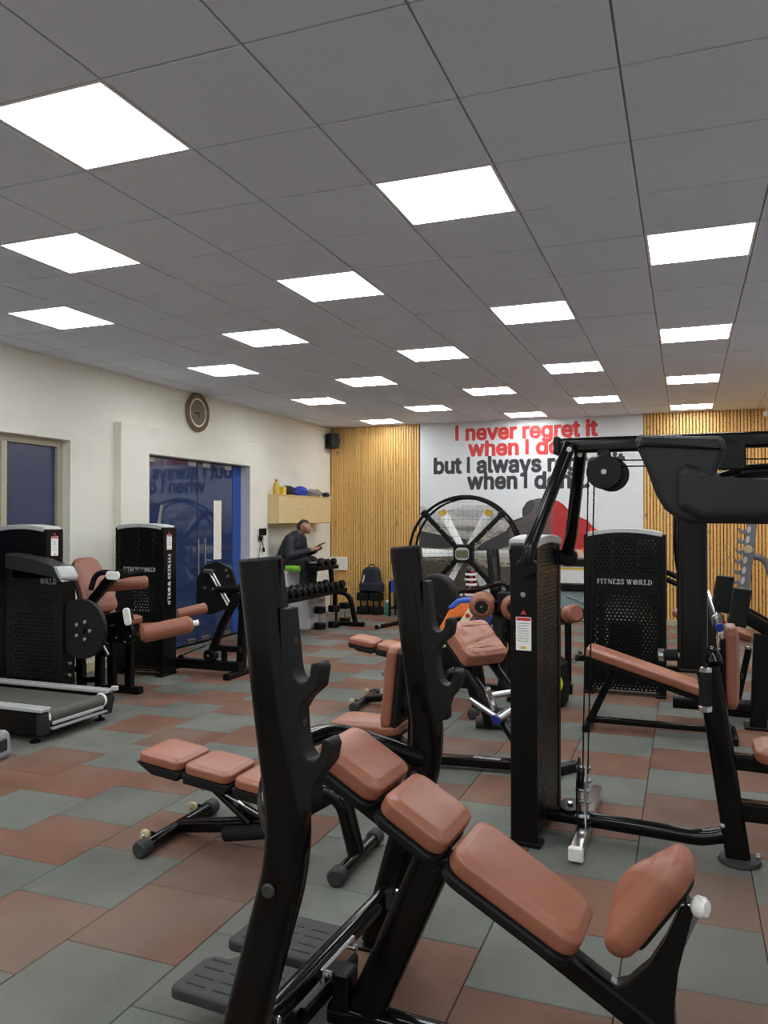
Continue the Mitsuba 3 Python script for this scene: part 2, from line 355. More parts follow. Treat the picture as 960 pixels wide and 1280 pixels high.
# window in the left wall
w1 = thing('window_1', kind='structure')
fr = bx(XL - .17, XL - .10, WY0, WY1, WZ0, WZ1).difference(bx(-7, -5, WY0 + .07, WY1 - .07, WZ0 + .07, WZ1 - .07), engine='manifold')
add('frame', fr, 'alu_beige', w1, smooth=False)
for y in (4.68, 5.67): add('mullion', bx(XL - .165, XL - .095, y - .035, y + .035, WZ0 + .06, WZ1 - .06, .004), 'alu_beige', w1, smooth=False)
for a, b in ((WY0 + .06, 4.65), (4.71, 5.64), (5.70, WY1 - .06)): add('pane', bx(XL - .145, XL - .135, a, b, WZ0 + .06, WZ1 - .06), 'blue_blind', w1, smooth=False)
add('sill', bx(XL - .10, XL + .01, WY0, WY1, WZ0 - .03, WZ0 + .002, .004), 'plaster_grey', w1, smooth=False)

# glass double door
d1 = thing('door_1', kind='structure')
XG = XL - .05
for a, b, m_ in ((DY0 + .01, 8.745, 'blue_glass'), (8.757, 9.60, 'blue_glass'), (9.612, DY1 - .016, 'blue_glass_light')):
    lf = add('leaf' if m_ == 'blue_glass' else 'side_panel', bx(XG - .012, XG, a, b, .012, DZ - .012, .002), m_, d1, smooth=False)
    if m_ == 'blue_glass':
        h_ = 8.69 if a < 8 else 8.84
        add('handle', [tube([(XG + .06, h_, .90), (XG + .06, h_, 1.36)], .013)] + [cyl((XG, h_, z), (XG + .06, h_, z), .009, 10) for z in (1.0, 1.27)], 'chrome', lf)
        e_ = b - .12 if a < 8 else b - .15
        for z0, z1 in ((.013, .075), (DZ - .075, DZ - .013)):
            for yy in ((a + .1, a + .28), (b - .2, b - .03)): add('clamp', bx(XG - .02, XG + .01, yy[0], yy[1], z0, z1, .003), 'steel', lf, smooth=False)
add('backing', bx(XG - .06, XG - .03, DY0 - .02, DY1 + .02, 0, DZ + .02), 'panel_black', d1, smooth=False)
pn = slab(sbox(0, 0, .19, .80), .004, .0015)
nt = add('door_notice', tm(pn, frame((XG + .001, 9.13, 1.07), (0, 1, 0), (1, 0, 0))), 'paper_cream', label='tall creased white paper notice taped to the right leaf of the blue glass door', cat='notice')
# ---------------------------------------------------------------- incline press bench in the foreground
def xz(poly, y0, y1, ch=.004):
    """Plate cut in the x-z plane, standing between y0 and y1."""
    return tm(slab(poly, y1 - y0, ch), np.array([[1, 0, 0, 0], [0, 0, -1, y1], [0, 1, 0, 0], [0, 0, 0, 1.0]]))
def yz(poly, x0, x1, ch=.004):
    return tm(slab(poly, x1 - x0, ch), np.array([[0, 0, 1, x0], [1, 0, 0, 0], [0, 1, 0, 0], [0, 0, 0, 1.0]]))
def xy(poly, z0, z1, ch=.004):
    m = slab(poly, z1 - z0, ch); m.apply_translation([0, 0, z0]); return m
def slope(p, d, y=(0, 1, 0)):
    """Frame with origin p, x along d, y as given: pads and rails on a slope."""
    d = np.array(d, float); d /= np.linalg.norm(d); return frame(p, d, np.cross(d, y))
def smoothpoly(pts, r=.01):
    return Polygon(pts).buffer(-r, join_style=1).buffer(2 * r, join_style=1, quad_segs=4).buffer(-r, join_style=1, quad_segs=4).simplify(.0012)
t = thing('incline_press_bench', 'brown padded incline press bench with two tall black bar uprights, nearest the camera', 'weight bench')
with at(-.925, 2.30, 0, -3.5):
    def up_path(s): return [(-.205, s, .012), (-.09, s, .42), (.015, s, .78), (-.03, s, 1.07), (-.085, s, 1.5)]
    for s in (-.49, .49):
        u_ = add('upright', sweep(fillet(up_path(s), .16, 8), rrect(.118, .082, .034, 6), (0, 1, 0)), 'black_gloss', t)
        # the swept profile's second axis follows y, so the long side lies in the x-z plane
        add('cap', tm(slab(Polygon(rrect(.112, .076, .03, 6)), .012, .004), slope((-.0855, s, 1.499), (1, 0, .1))), 'rubber_cap', u_)
        add('foot', xy(Polygon(rrect(.17, .13, .03, 4)).buffer(0), 0, .012, .003) if False else tm(slab(Polygon(rrect(.17, .13, .03)), .012, .003), trimesh.transformations.translation_matrix([-.205, s, 0])), 'black_satin', u_)
        hook = [(-.008, 1.385), (.012, 1.385), (.028, 1.24), (.034, 1.215), (.05, 1.2), (.068, 1.202), (.08, 1.222), (.083, 1.25), (.105, 1.256), (.11, 1.235), (.102, 1.19), (.066, 1.158), (.046, 1.128), (.05, 1.075),
                (.06, 1.03), (.074, 1.012), (.094, 1.008), (.108, 1.024), (.114, 1.066), (.134, 1.066), (.142, 1.048), (.134, 1.008), (.098, .962), (.086, .93), (.088, .885), (.03, .872), (.012, .90), (.012, 1.05), (-.004, 1.2)]
        hp = smoothpoly(hook, .004)
        h_ = add('bar_hook', xz(hp, s - .03, s + .03, .004), 'black_matte', u_)
        for zz, xx in ((1.30, .0215), (1.095, .049)): add('hole', rod((xx - .004, s, zz), (xx + .0025, s, zz), .011, .001, 12), 'joint_dark', h_)
        add('plug', rod((-.03, s - .04, .672), (-.03, s - .052, .672), .019, .005, 16), 'rubber_cap', u_)
    add('cross_tube', tube([(-.015, .49, .735), (-.02, .45, .737), (-.15, .37, .80), (-.26, .24, .865), (-.28, 0, .875), (-.20, -.27, .845), (-.13, -.38, .79), (-.02, -.45, .737), (-.015, -.49, .735)], .032, .1, 16), 'black_gloss', t)
    add('lower_cross_tube', tube([(-.15, -.49, .215), (-.15, .49, .215)], .034, n=20), 'black_gloss', t)
    for s in (-.41, .41):
        add('bracket', [bx(-.115, -.108, s - .05, s + .05, .16, .27), bolt((-.108, s + .03, .24), (1, 0, 0), .011, .012), bolt((-.108, s - .03, .19), (1, 0, 0))], 'black_satin', t)
        add('bracket_bolt', bolt((-.108, s + .03, .24), (1, 0, 0), .012, .016), 'chrome', t)
    bs = add('base_tube', rtube([(-.13, 0, .055), (1.15, 0, .055)], .085, .07, .025), 'black_gloss', t)
    add('base_clamp', bx(-.119, -.104, -.11, .11, .185, .238, .004), 'chrome', t)
    for s in (-.085, .085): add('clamp_bolt', bolt((-.105, s, .212), (1, 0, 0), .011, .018), 'chrome', t)
    add('clamp_post', bx(-.115, -.06, -.04, .04, .08, .19, .006), 'black_satin', t)
    add('end_foot', rtube([(1.15, -.3, .035), (1.15, .3, .035)], .07, .07, .02), 'black_gloss', t)
    add('centre_post', sweep(dens([(-.01, 0, .085), (.22, 0, .60)]), rrect(.118, .08, .03, 5), (0, 1, 0)), 'black_gloss', t)
    ang = math.radians(-29.6); d = np.array([math.cos(ang), 0, math.sin(ang)])
    def on(u, h=0.0):        # point u metres down the pad line (0 = top end), h above it
        return np.array([-.11, 0, .935]) + d * u + np.array([-d[2], 0, d[0]]) * (h - .075)
    rl = add('rail', sweep(dens([on(.10, -.052), on(1.62, -.052)]), rrect(.07, .07, .018, 4), (0, 1, 0)), 'black_gloss', t)
    for (u0, u1, w, nm, tp) in ((0, .235, .272, 'head_pad', 0), (.252, .478, .278, 'middle_pad', 0), (.497, .905, .30, 'back_pad', .14)):
        L = u1 - u0
        pd_ = add(nm, tm(cushion(L, w, .066, .06 if L > .3 else .045, .022, .004, tp), slope(on((u0 + u1) / 2, .012), d)), 'leather', t, smooth=60)
        add('tray', tm(cushion(L + .004, w + .006, .036, .06 if L > .3 else .045, .012, .001, tp), slope(on((u0 + u1) / 2, -.022), d)), 'black_matte', pd_)
        [add('hinge_bolt', bolt(on(u_b, -.05) + [0, -.035, 0], (0, -1, 0), .011, .011), 'chrome', pd_) for u_b in (u0 + .03, u1 - .06)]
    # seat: a tapered saddle on a gusset plate
    sd = np.array([.57, 0, .82]); sd /= np.linalg.norm(sd)
    so = np.array([.868, 0, .565])
    sm_ = cushion(.335, .235, .10, .08, .05, .03, .22).subdivide().subdivide(); trimesh.smoothing.filter_taubin(sm_, .5, .51, 40)
    st = add('seat', tm(sm_, slope(so, sd)), 'leather', t, smooth=True)
    add('seat_tray', tm(cushion(.24, .13, .014, .05, .005, .001, .3), slope(so - np.array([-sd[2], 0, sd[0]]) * .012, sd)), 'black_matte', st)
    add('seat_post', xz(smoothpoly([(.72, .335), (.90, .225), (.895, .32), (.905, .42), (.925, .50), (.945, .59), (.925, .615), (.91, .585), (.875, .50), (.83, .42), (.775, .36)], .006), -.028, .028, .005), 'black_satin', t)
    kn = add('adjuster', [rod((.90, -.02, .60), (.955, -.02, .605), .007)], 'chrome', t)
    add('knob', tm(lathe([(0, 0), (.02, 0), (.027, .008), (.027, .026), (.02, .036), (0, .038)], 24), frame_z((.945, -.02, .605), (1, -.45, .05))), 'white_plastic', t)
    add('adjuster_bracket', xz(Polygon([(.90, .50), (.955, .605), (.965, .58), (.92, .47)]), .02, .026, .001), 'grey_plastic', t)
    for u in (1.06, 1.4): add('rail_plate', [tm(bx(-.04, .04, -.014, .014, 0, .004, .001), slope(on(u, -.017), d)), bolt(on(u + .015, -.014), np.array([-d[2], 0, d[0]]), .010, .006)], 'steel', rl)
    # spotter's foot plates
    tp_ = add('foot_plate_arm', [rtube([(-.15, -.17, .12), (-.5, -.17, .12)], .05, .05), rtube([(-.15, .17, .12), (-.5, .17, .12)], .05, .05), rtube([(-.15, -.17, .12), (-.15, .17, .12)], .05, .05)], 'black_satin', t)
    for s in (-.15, .15):
        out = smoothpoly([(-.56, s - .125), (-.18, s - .125), (-.18, s + .125), (-.46, s + .125), (-.485, s + .08), (-.53, s + .085), (-.56, s + .05)], .02)
        f_ = add('foot_plate', xy(out, .125, .165, .012), 'rubber_cap', t)
        [add('rib', xy(Polygon(rrect(.075, .007, .003, 2) + [x, s + q]), .163, .1665, .001), 'black_matte', f_) for x in (-.49, -.39, -.29) for q in (-.085, -.04, .01, .055)]

# ---------------------------------------------------------------- adjustable benches
def adjustable_bench(label, tilt=0.0, short=False):
    t = thing('adjustable_bench', label, 'weight bench', )
    add('front_foot', tube([(0, -.29, .04), (0, .29, .04)], .031, n=18), 'black_gloss', t)
    for s in (-1, 1):
        add('foot_cap', rod((0, s * .25, .04), (0, s * .325, .04), .04, .008), 'rubber_cap', t)
        w = add('wheel', tm(lathe([(0, -.014), (.022, -.014), (.027, -.008), (.027, .008), (.022, .014), (0, .014)], 18), frame_z((-.055, s * .2, .062), (0, 1, 0))), 'wheel_cream', t)
        add('wheel_bracket', bx(-.055, -.01, s * .2 + .016, s * .2 + .024, .035, .075, .001), 'black_satin', w)
        add('hub', rod((-.055, s * .2 - .022, .062), (-.055, s * .2 + .016, .062), .008), 'chrome', w)
    add('main_beam', rtube([(0, 0, .045), (.28, 0, .085), (.62, 0, .15), (.86, 0, .30)], .075, .06, .016, .1), 'black_gloss', t)
    add('handle_grip', rod((.30, -.055, .062), (.62, -.055, .125), .036, .012), 'black_foam', t)
    add('adjuster_ladder', [tube([(.47, 0, .145), (.33, 0, .20), (.20, 0, .30)], .02), rtube([(.44, -.035, .13), (.22, -.035, .285)], .05, .03), rtube([(.44, .035, .13), (.22, .035, .285)], .05, .03)], 'black_satin', t)
    add('slide_rod', [rod((.15, -.04, .31), (.55, -.04, .16), .011), rod((.15, .04, .31), (.55, .04, .16), .011)], 'chrome', t)
    add('pivot', rod((.19, -.08, .285), (.19, .08, .285), .017), 'steel', t)
    lg = add('rear_leg', tube([(.62, 0, .16), (.79, 0, .34), (.92, 0, .29), (.985, 0, .05)], .042, .14, 16), 'black_gloss', t)
    add('plate_label', bx(.955, .975, -.036, -.0335, .13, .16), 'paper', lg, smooth=False)
    add('rear_foot', tube([(.99, -.22, .04), (.99, .22, .04)], .03, n=16), 'black_gloss', t)
    for s in (-1, 1): add('rear_cap', rod((.99, s * .19, .04), (.99, s * .26, .04), .04, .008), 'rubber_cap', t)
    segs = [(-.16, .10), (.115, .375), (.40, .74)] if not short else [(-.12, .12), (.14, .40)]
    d = np.array([math.cos(tilt), 0, math.sin(tilt)]); o = np.array([0, 0, .375])
    nrm = np.array([-d[2], 0, d[0]])
    add('backbone', [tm(bx(-.14, .72 if not short else .4, -.03, .03, -.055, -.012, .006), slope(o, d))], 'black_satin', t)
    for i, (a, b) in enumerate(segs):
        dd = d
        p = o + d * (a + b) / 2
        pd_ = add('pad', tm(cushion(b - a, .29, .058, .045, .02, .003), slope(p, dd)), 'leather', t, smooth=50)
        tr = Polygon([(a, -.001), (b, -.001), (b - .012, -.045), (a + (.10 if i == 0 else .012), -.045)])
        add('tray', tm(xz(tr, -.142, .142, .004), slope(o, d)), 'black_matte', pd_)
    return t
with at(-2.43, 3.42, 0, 0): adjustable_bench('low adjustable bench with brown segmented pads behind the near incline bench', math.radians(-7))
# ---------------------------------------------------------------- lettering and stickers
def glyph(ch):
    """A serif capital of height 1 as a shapely shape."""
    S, s, e = .17, .075, .05            # thick stroke, thin stroke, serif thickness
    def bar(x0, y0, x1, y1, w): return LineString([(x0, y0), (x1, y1)]).buffer(w / 2, cap_style=2)
    def ser(x, y, w=.34): return sbox(x - w / 2, y if y < .5 else y - e, x + w / 2, y + e if y < .5 else y)
    st = lambda x: [sbox(x - S / 2, 0, x + S / 2, 1), ser(x, 0), ser(x, 1)]
    if ch == 'F': g = st(.2) + [sbox(.2, .92, .68, 1), sbox(.62, .76, .68, 1), sbox(.2, .47, .52, .54), sbox(.48, .4, .54, .62)]
    elif ch == 'I': g = st(.2)
    elif ch == 'T': g = st(.36) + [sbox(0, .92, .72, 1), sbox(0, .74, .06, 1), sbox(.66, .74, .72, 1)]
    elif ch == 'N': g = [sbox(.12, 0, .12 + s, 1), sbox(.66, 0, .66 + s, 1), bar(.16, .98, .70, .02, .2), ser(.15, 0, .26), ser(.7, 1, .26), ser(.1, 1, .22)]
    elif ch == 'E': g = st(.2) + [sbox(.2, .92, .66, 1), sbox(.6, .78, .66, 1), sbox(.2, .47, .5, .54), sbox(.2, 0, .7, .08), sbox(.64, 0, .7, .24)]
    elif ch == 'S':
        p = [(.56, .78), (.5, .92), (.34, .96), (.16, .9), (.12, .74), (.22, .6), (.42, .48), (.54, .32), (.5, .12), (.32, .04), (.14, .1), (.08, .25)]
        g = [LineString(p).buffer(.065, cap_style=2, join_style=1), sbox(.52, .7, .58, .98), sbox(.05, .02, .11, .3)]
    elif ch == 'W': g = [bar(.12, 1, .36, 0, .17), bar(.36, 0, .56, .9, .08), bar(.5, 1, .74, 0, .17), bar(.74, 0, .95, 1, .08), ser(.12, 1, .3), ser(.95, 1, .24), ser(.52, 1, .2)]
    elif ch == 'O': g = [Point(.46, .5).buffer(.5).difference(Point(.46, .5).buffer(.40)), Point(.46, .5).buffer(.30).difference(Point(.52, .55).buffer(.16)), bar(.2, .25, .75, .8, .07)]
    elif ch == 'R': g = st(.2) + [Point(.4, .74).buffer(.26).difference(Point(.38, .74).buffer(.16)), sbox(.2, .92, .4, 1), sbox(.2, .47, .42, .55), bar(.4, .5, .72, .02, .16), ser(.74, 0, .2)]
    elif ch == 'L': g = st(.2) + [sbox(.2, 0, .68, .08), sbox(.62, 0, .68, .28)]
    elif ch == 'D': g = st(.2) + [affinity.scale(Point(.3, .5).buffer(.5), .92, 1).difference(affinity.scale(Point(.26, .5).buffer(.42), .75, 1)).intersection(sbox(.2, 0, 1, 1))]
    sh = unary_union(g); b = sh.bounds; return affinity.translate(sh, -b[0], 0), b[2] - b[0]
def serif_text(text, M, width, height, mat_, parent, depth=.004, only=None):
    """Each letter a part; M maps x along the line, y up, z out of the face."""
    gl = [(None, .22) if c == ' ' else glyph(c) for c in text]; tot = sum(w for _, w in gl) + .1 * (len(gl) - 1)
    sx = width / tot; x = 0.0
    for i, ((g, w), c) in enumerate(zip(gl, text)):
        if g is not None and (only is None or i in only):
            add('letter', tm(prism(affinity.scale(g, sx, height, origin=(0, 0)), depth), M @ trimesh.transformations.translation_matrix([x * sx, 0, 0])), mat_, parent, smooth=False)
        x += w + .1
def sticker(parent, M, w=.075, h=.16, tri=True):
    """Instruction sticker; M: x right, y up, z out, origin at its lower left corner."""
    s = add('sticker', tm(slab(Polygon(rrect(w, h, .004, 2) + [w / 2, h / 2]), .0014, .0005), M), 'paper', parent, label='white instruction sticker with red heading')
    Z = trimesh.transformations.translation_matrix([0, 0, .0012])
    add('heading', tm(bx(.003, w - .003, h - .018, h - .003, 0, .0008), M @ Z), 'red_print', s, smooth=False)
    for i in range(8): add('text_line', tm(bx(.010, w - .010 - (i * 37 % 11) * .001, h * (.80 - .075 * i), h * (.80 - .075 * i) + .003, 0, .0006), M @ Z), 'grey_print', s, smooth=False)
    add('badge', tm(slab(Polygon(rrect(w * .36, .012, .004, 2) + [w / 2, .014]), .0008, .0002), M @ Z), 'yellow_print', s)
    if tri: add('warning_triangle', tm(prism(Polygon([(w * .3, h + .012), (w * .7, h + .012), (w * .5, h + .036)]), .001), M), 'red_print', parent, smooth=False)

# ---------------------------------------------------------------- weight stack towers
def perforated(w, h, pitch, hole, skip=None, t=.0016):
    """Sheet in x (0..w), z (0..h), y 0..t, with staggered round holes; skip(x, z) leaves a cell closed."""
    nr = int(h / (pitch * .87)); ph = h / nr; V, Fc = [], []
    def quad(a, b, c, d):
        n = len(V); V.extend([a, b, c, d]); Fc.extend([(n, n + 1, n + 2), (n, n + 2, n + 3)])
    def plate(x0, x1, z0, z1): quad((x0, 0, z0), (x1, 0, z0), (x1, 0, z1), (x0, 0, z1)); quad((x0, t, z1), (x1, t, z1), (x1, t, z0), (x0, t, z0))
    nc = int(w / pitch) - 1; m = (w - nc * pitch - pitch / 2) / 2
    for r in range(nr):
        z0, z1 = r * ph, (r + 1) * ph; zc = (z0 + z1) / 2; x0 = m + (pitch / 2 if r % 2 else 0)
        plate(0, x0, z0, z1); plate(x0 + nc * pitch, w, z0, z1)
        run = None
        for c in range(nc):
            a = x0 + c * pitch; xc = a + pitch / 2
            if skip and skip(xc, zc):
                if run is None: run = a
                continue
            if run is not None: plate(run, a, z0, z1); run = None
            b = a + pitch; C = [(b, z0), (b, z1), (a, z1), (a, z0)]
            H = [(xc + hole / 2 * math.cos(q), zc + hole / 2 * math.sin(q)) for q in (0, math.pi / 2, math.pi, 3 * math.pi / 2)]
            n = len(V)
            V.extend([(x, 0, z) for x, z in C + H]); V.extend([(x, t, z) for x, z in C + H])
            for i in range(4):
                j = (i + 1) % 4
                # corner i lies between hole points i-1 and i
                Fc.extend([(n + i, n + 4 + j, n + 4 + i), (n + i, n + j, n + 4 + j)])
                Fc.extend([(n + 8 + i, n + 12 + i, n + 12 + j), (n + 8 + i, n + 12 + j, n + 8 + j)])
                Fc.extend([(n + 4 + i, n + 4 + j, n + 12 + j), (n + 4 + i, n + 12 + j, n + 12 + i)])
        if run is not None: plate(run, x0 + nc * pitch, z0, z1)
    return trimesh.Trimesh(np.array(V, float), np.array(Fc), process=False)
def tower(t, w, d, h, pitch=.024, hole=.014, text=None, arch=.045, holes=None, side=None, cap='cap_grey', zt=.72, capw=.03, tw=.78):
    """Weight stack shroud: front at y 0 facing -y, x from -w/2 to w/2, depth d. Parts go under the thing t."""
    for s in (-1, 1):
        add('side_frame', bx(min(s * w / 2, s * (w / 2 - .05)), max(s * w / 2, s * (w / 2 - .05)), 0, d, .02, h, .006), 'panel_black', t, smooth=False)
        add('foot', bx(s * w / 2 - .05 - .012, s * w / 2 + .05 - (0.026 if s > 0 else .026), -.012, d + .012, 0, .022, .004) if False else bx(min(s * w / 2, s * (w / 2 - .09)), max(s * w / 2, s * (w / 2 - .09)), -.014, d + .014, 0, .024, .004), 'black_satin', t, smooth=False)
    pw = w - .10; zb, zt_ = .05, h - .01
    for y in (.006, d - .008):
        m = perforated(pw, zt_ - zb, pitch, hole, (lambda x, z: holes is not None and not holes(x / pw, (z + zb) / h)) if y < d / 2 else (lambda x, z: z < .12))
        m.apply_translation([-pw / 2, y, zb]); add('perforated_panel', m, 'panel_black', t, smooth=False)
    n = 12; xs = np.linspace(-w / 2 + capw, w / 2 - capw, n); top = [(x, h + .012 + arch * (1 - (2 * x / w) ** 2)) for x in xs]
    add('cap', xz(Polygon(top[::-1] + [(x, z - .032 - .010) for x, z in top]), -.006, d + .006, .006), cap, t, smooth=30)
    add('arch_panel', xz(Polygon([(x, z - .03) for x, z in top][::-1] + [(-w / 2 + capw, zt_ - .02), (w / 2 - capw, zt_ - .02)]), .004, d - .004, .001), 'panel_black', t, smooth=False)
    for i in range(12): add('weight_plate', bx(-w * .2, w * .2, d * .3, d * .72, .12 + i * .044, .12 + i * .044 + .040, .003), 'black_satin', t, smooth=False)
    for s in (-1, 1): add('guide_rod', rod((s * w * .16, d * .5, .1), (s * w * .16, d * .5, h - .05), .012), 'chrome', t)
    if text: serif_text('FITNESS WORLD', frame((-pw * tw / 2, .006, h * zt), (1, 0, 0), (0, -1, 0)), pw * tw, .046, 'cap_grey', t)
    if side: serif_text('FITNESS WORLD', frame((w / 2 + .0005, d * .32, h * .82), (0, 0, -1), (1, 0, 0)), .52, .045, 'paper', t, .0012)
hol1 = lambda u, v: v > .97 or (.88 < v < .955 and (u < .34 or u > .62)) or (.82 < v < .92 and (.1 < u < .3 or .42 < u < .6 or u > .7)) or (v < .62 and .42 < u < .56) or (.2 < v < .58 and u > .25 + (v - .2) * .5) or (v < .22 and u > .5) or (.5 < v < .66 and u < .3)
hol1 = lambda u, v: not .64 < v < .76
t = thing('weight_stack_tower', 'tall black perforated tower lettered FITNESS WORLD, with grey arched top, behind the decline bench', 'weight stack')
with at(-.527, 7.54, 0, 0):
    tower(t, .72, .24, 1.475, .036, .025, True, .045, hol1, zt=.69)
t = thing('weight_stack_tower', 'black weight stack tower lettered FITNESS WORLD standing in front of the blue glass door', 'weight stack')
with at(-5.29, 6.74, 0, 0):
    tower(t, .61, .22, 1.53, .036, .025, True, .03, hol1, side=True, zt=.70)
    sticker(t, frame((.306, .05, 1.30), (0, 1, 0), (1, 0, 0)), .085, .155)
    add('selector_post', [rod((.16, .11, 1.545), (.20, .11, 1.76), .016)], 'zinc', t)
t = thing('weight_stack_tower', 'black weight stack tower with red headed sticker below the window', 'weight stack')
with at(-5.52, 5.40, 0, 0):
    tower(t, .60, .2, 1.525, .036, .025, False, .03, lambda u, v: v < .6)
    sticker(t, frame((.301, .05, 1.29), (0, 1, 0), (1, 0, 0)), .085, .17)

# ---------------------------------------------------------------- lever row machine with pulley boom on the right
t = thing('seated_row_machine', 'large black lever row machine with overhead boom, tall narrow weight tower and brown chest pad', 'exercise machine')
with at(-.66, 4.13, 0, 85):
    tower(t, .50, .135, 1.50, .024, .017, False, .02, lambda u, v: True, capw=.0, cap='cap_grey')
    # the solid flank that faces the camera is the tower's left side frame, x = -w/2
    F = frame((-.2505, .105, .965), (0, -1, 0), (-1, 0, 0)); sticker(t, F, .078, .165)
    add('bolt', bolt((-.25, .067, 1.24), (-1, 0, 0), .014, .008), 'steel', t)
D1 = [(-.725, 3.84, 1.40), (-.70, 3.84, 1.50), (-.535, 4.0, 1.985)]
for P in (D1, [(-.60, 4.36, 1.43), (-.575, 4.33, 1.52), (-.50, 4.14, 1.97)]):
    add('stay_tube', sweep(dens(P), rrect(.062, .062, .024, 5), (0, 1, 0)), 'black_gloss', t)
    add('stay_plate', rod(np.array(P[0]) + [0, -.0, -.02], np.array(P[0]) + [0, .07, -.02], .05, .006), 'black_satin', t)
    add('stay_bolt', bolt(np.array(P[-1]) + [0.0, -.036, -.03], (0, -1, 0), .014, .01), 'steel', t)
add('boom', rtube([(-.60, 4.08, 1.985), (1.1, 4.08, 1.985)], .07, .075, .016), 'black_gloss', t)
add('boom_end', bx(-.625, -.59, 4.035, 4.125, 1.94, 2.03, .008), 'black_satin', t)
pb = add('pulley_bracket', [bx(-.41, -.35, 4.045, 4.053, 1.80, 1.96, .002), bx(-.41, -.35, 4.107, 4.115, 1.80, 1.96, .002)][0], 'black_satin', t)
add('pulley_bracket', bx(-.41, -.35, 4.107, 4.115, 1.80, 1.96, .002), 'black_satin', t)
def pulley(p, r, n, name='pulley', w=.03):
    n = np.array(n, float)
    k = add(name, tm(lathe([(0, -w / 2), (r * .95, -w / 2), (r, -w / 2 + .003), (r * .93, -.004), (r * .93, .004), (r, w / 2 - .003), (r * .95, w / 2), (0, w / 2)], 32), frame_z(p, n)), 'black_satin', t)
    add('axle_bolt', bolt(np.array(p) + n * w / 2, n, .014, .012), 'steel', k)
pulley((-.375, 4.03, 1.845), .085, (0, -1, 0)); pulley((-.345, 4.085, 1.835), .085, (0, -1, 0))
for x, b in ((-.455, (-.49, 4.1, .33)), (-.425, (-.465, 4.1, .33))): add('cable', tube([(x, 4.06, 1.84), b], .0035, n=6), 'black_satin', t)
for z in (1.905, 1.875): add('cable', tube([(-.35, 4.06, z), (.75, 4.06, z - .02)], .0035, n=6), 'black_satin', t)
# lower pulley block on its T base
add('cross_base', rtube([(-.485, 3.80, .045), (-.485, 4.72, .045)], .062, .06, .008), 'chrome', t)
add('cross_base_cap', bx(-.52, -.45, 3.77, 3.80, .01, .08, .008), 'white_plastic', t)
for x, m_, q in ((-.475, 'steel', 0), (-.515, 'black_satin', .0)):
    add('pulley_cheek', yz(smoothpoly([(4.08, .07), (4.17, .07), (4.20, .22), (4.20, .37), (4.14, .40), (4.06, .30), (4.06, .15)], .012), x - .004, x + .004, .0015), m_, t)
for y, z in ((4.10, .11), (4.15, .17), (4.11, .24), (4.17, .27), (4.15, .34)): add('cheek_bolt', rod((-.53, y, z), (-.455, y, z), .011), 'steel', t)
pulley((-.497, 4.12, .29), .05, (1, 0, 0), w=.02); pulley((-.56, 4.16, .13), .055, (0, -.3, 1), w=.03)
add('base_tube', tube([(-.66, 4.16, .085), (-.02, 4.10, .085), (.06, 4.09, .085), (.22, 4.09, .13)], .038, .08, 18), 'black_gloss', t)
# leaning front leg, foot, cross members
lg = add('front_leg', sweep(fillet([(.225, 4.08, .02), (.135, 4.09, .66), (.06, 4.09, 1.15), (-.005, 4.09, 1.42), (.01, 4.08, 1.95)], .18, 6), rrect(.11, .085, .03, 5), (0, 1, 0)), 'black_gloss', t)
add('foot_flange', tm(lathe([(0, 0), (.09, 0), (.095, .006), (.09, .02), (.06, .026), (0, .026)], 28), trimesh.transformations.translation_matrix([.232, 4.08, 0])), 'rubber_cap', lg)
for x, z in ((.165, .17), (.30, .05)): add('leg_bolt', bolt((x, 4.05, z), (-1 if x < .2 else 1, -.2, 0), .013, .02), 'steel', lg)
add('side_rail', rtube([(.24, 4.10, .24), (1.15, 4.10, .24)], .08, .09, .012), 'black_gloss', t)
add('rear_post', rtube([(1.1, 4.08, .02), (1.1, 4.08, 2.0)], .10, .08, .02), 'black_gloss', t)
add('rear_foot', rtube([(1.1, 3.75, .035), (1.1, 4.42, .035)], .08, .07, .012), 'black_gloss', t)
sp = add('seat_post', rtube([(.48, 4.2, .0), (.48, 4.2, .42)], .07, .07, .012), 'black_gloss', t)
add('seat_arm', rtube([(.19, 4.2, .44), (.60, 4.2, .43)], .065, .075, .012), 'black_gloss', t)
with at(.50, 4.2, .47): add('seat', cushion(.40, .34, .075, .09, .03, .012), 'leather', t, smooth=50)
with at(M=frame((.175, 4.2, .90), (0, 0, 1), (1, 0, 0))): add('chest_pad', cushion(.40, .20, .06, .05, .02, .008), 'leather', t, smooth=50)
add('chest_pad_arm', [rtube([(.03, 4.16, .95), (.17, 4.16, .95)], .06, .07, .01), bx(.155, .176, 4.11, 4.29, .76, 1.04, .005)], 'black_satin', t)
for z in (.80, .845): add('pad_bolt', bolt((.155, 4.10, z), (-1, -.3, 0), .011, .012), 'steel', t)
# lever arm that hangs from the moulded pivot cover
la = add('lever_arm', sweep(dens([(.025, 3.50, 1.68), (.025, 3.50, 1.0)]), rrect(.118, .07, .03, 6), (0, 1, 0)), 'black_gloss', t)
add('lever_cap', tm(slab(Polygon(rrect(.112, .066, .028, 6)), .012, .005), frame((.025, 3.5, .989), (1, 0, 0), (0, 0, 1))), 'rubber_cap', la)
add('lever_joint', tube([(.03, 3.5, 1.06), (.10, 3.52, 1.06), (.105, 3.5, 1.02)], .035, .04), 'black_gloss', la)
def grip(p, q, parent):
    p, q = np.array(p, float), np.array(q, float); u = (q - p) / np.linalg.norm(q - p)
    g = add('grip', rod(p, q, .024, .004), 'black_foam', parent)
    for a in (p - u * .004, q - u * .02): add('grip_ring', rod(a, a + u * .024, .0265, .003), 'chrome', g)
grip((-.105, 3.5, 1.045), (-.01, 3.5, 1.05), la); grip((.072, 3.47, .835), (.072, 3.47, 1.01), la)
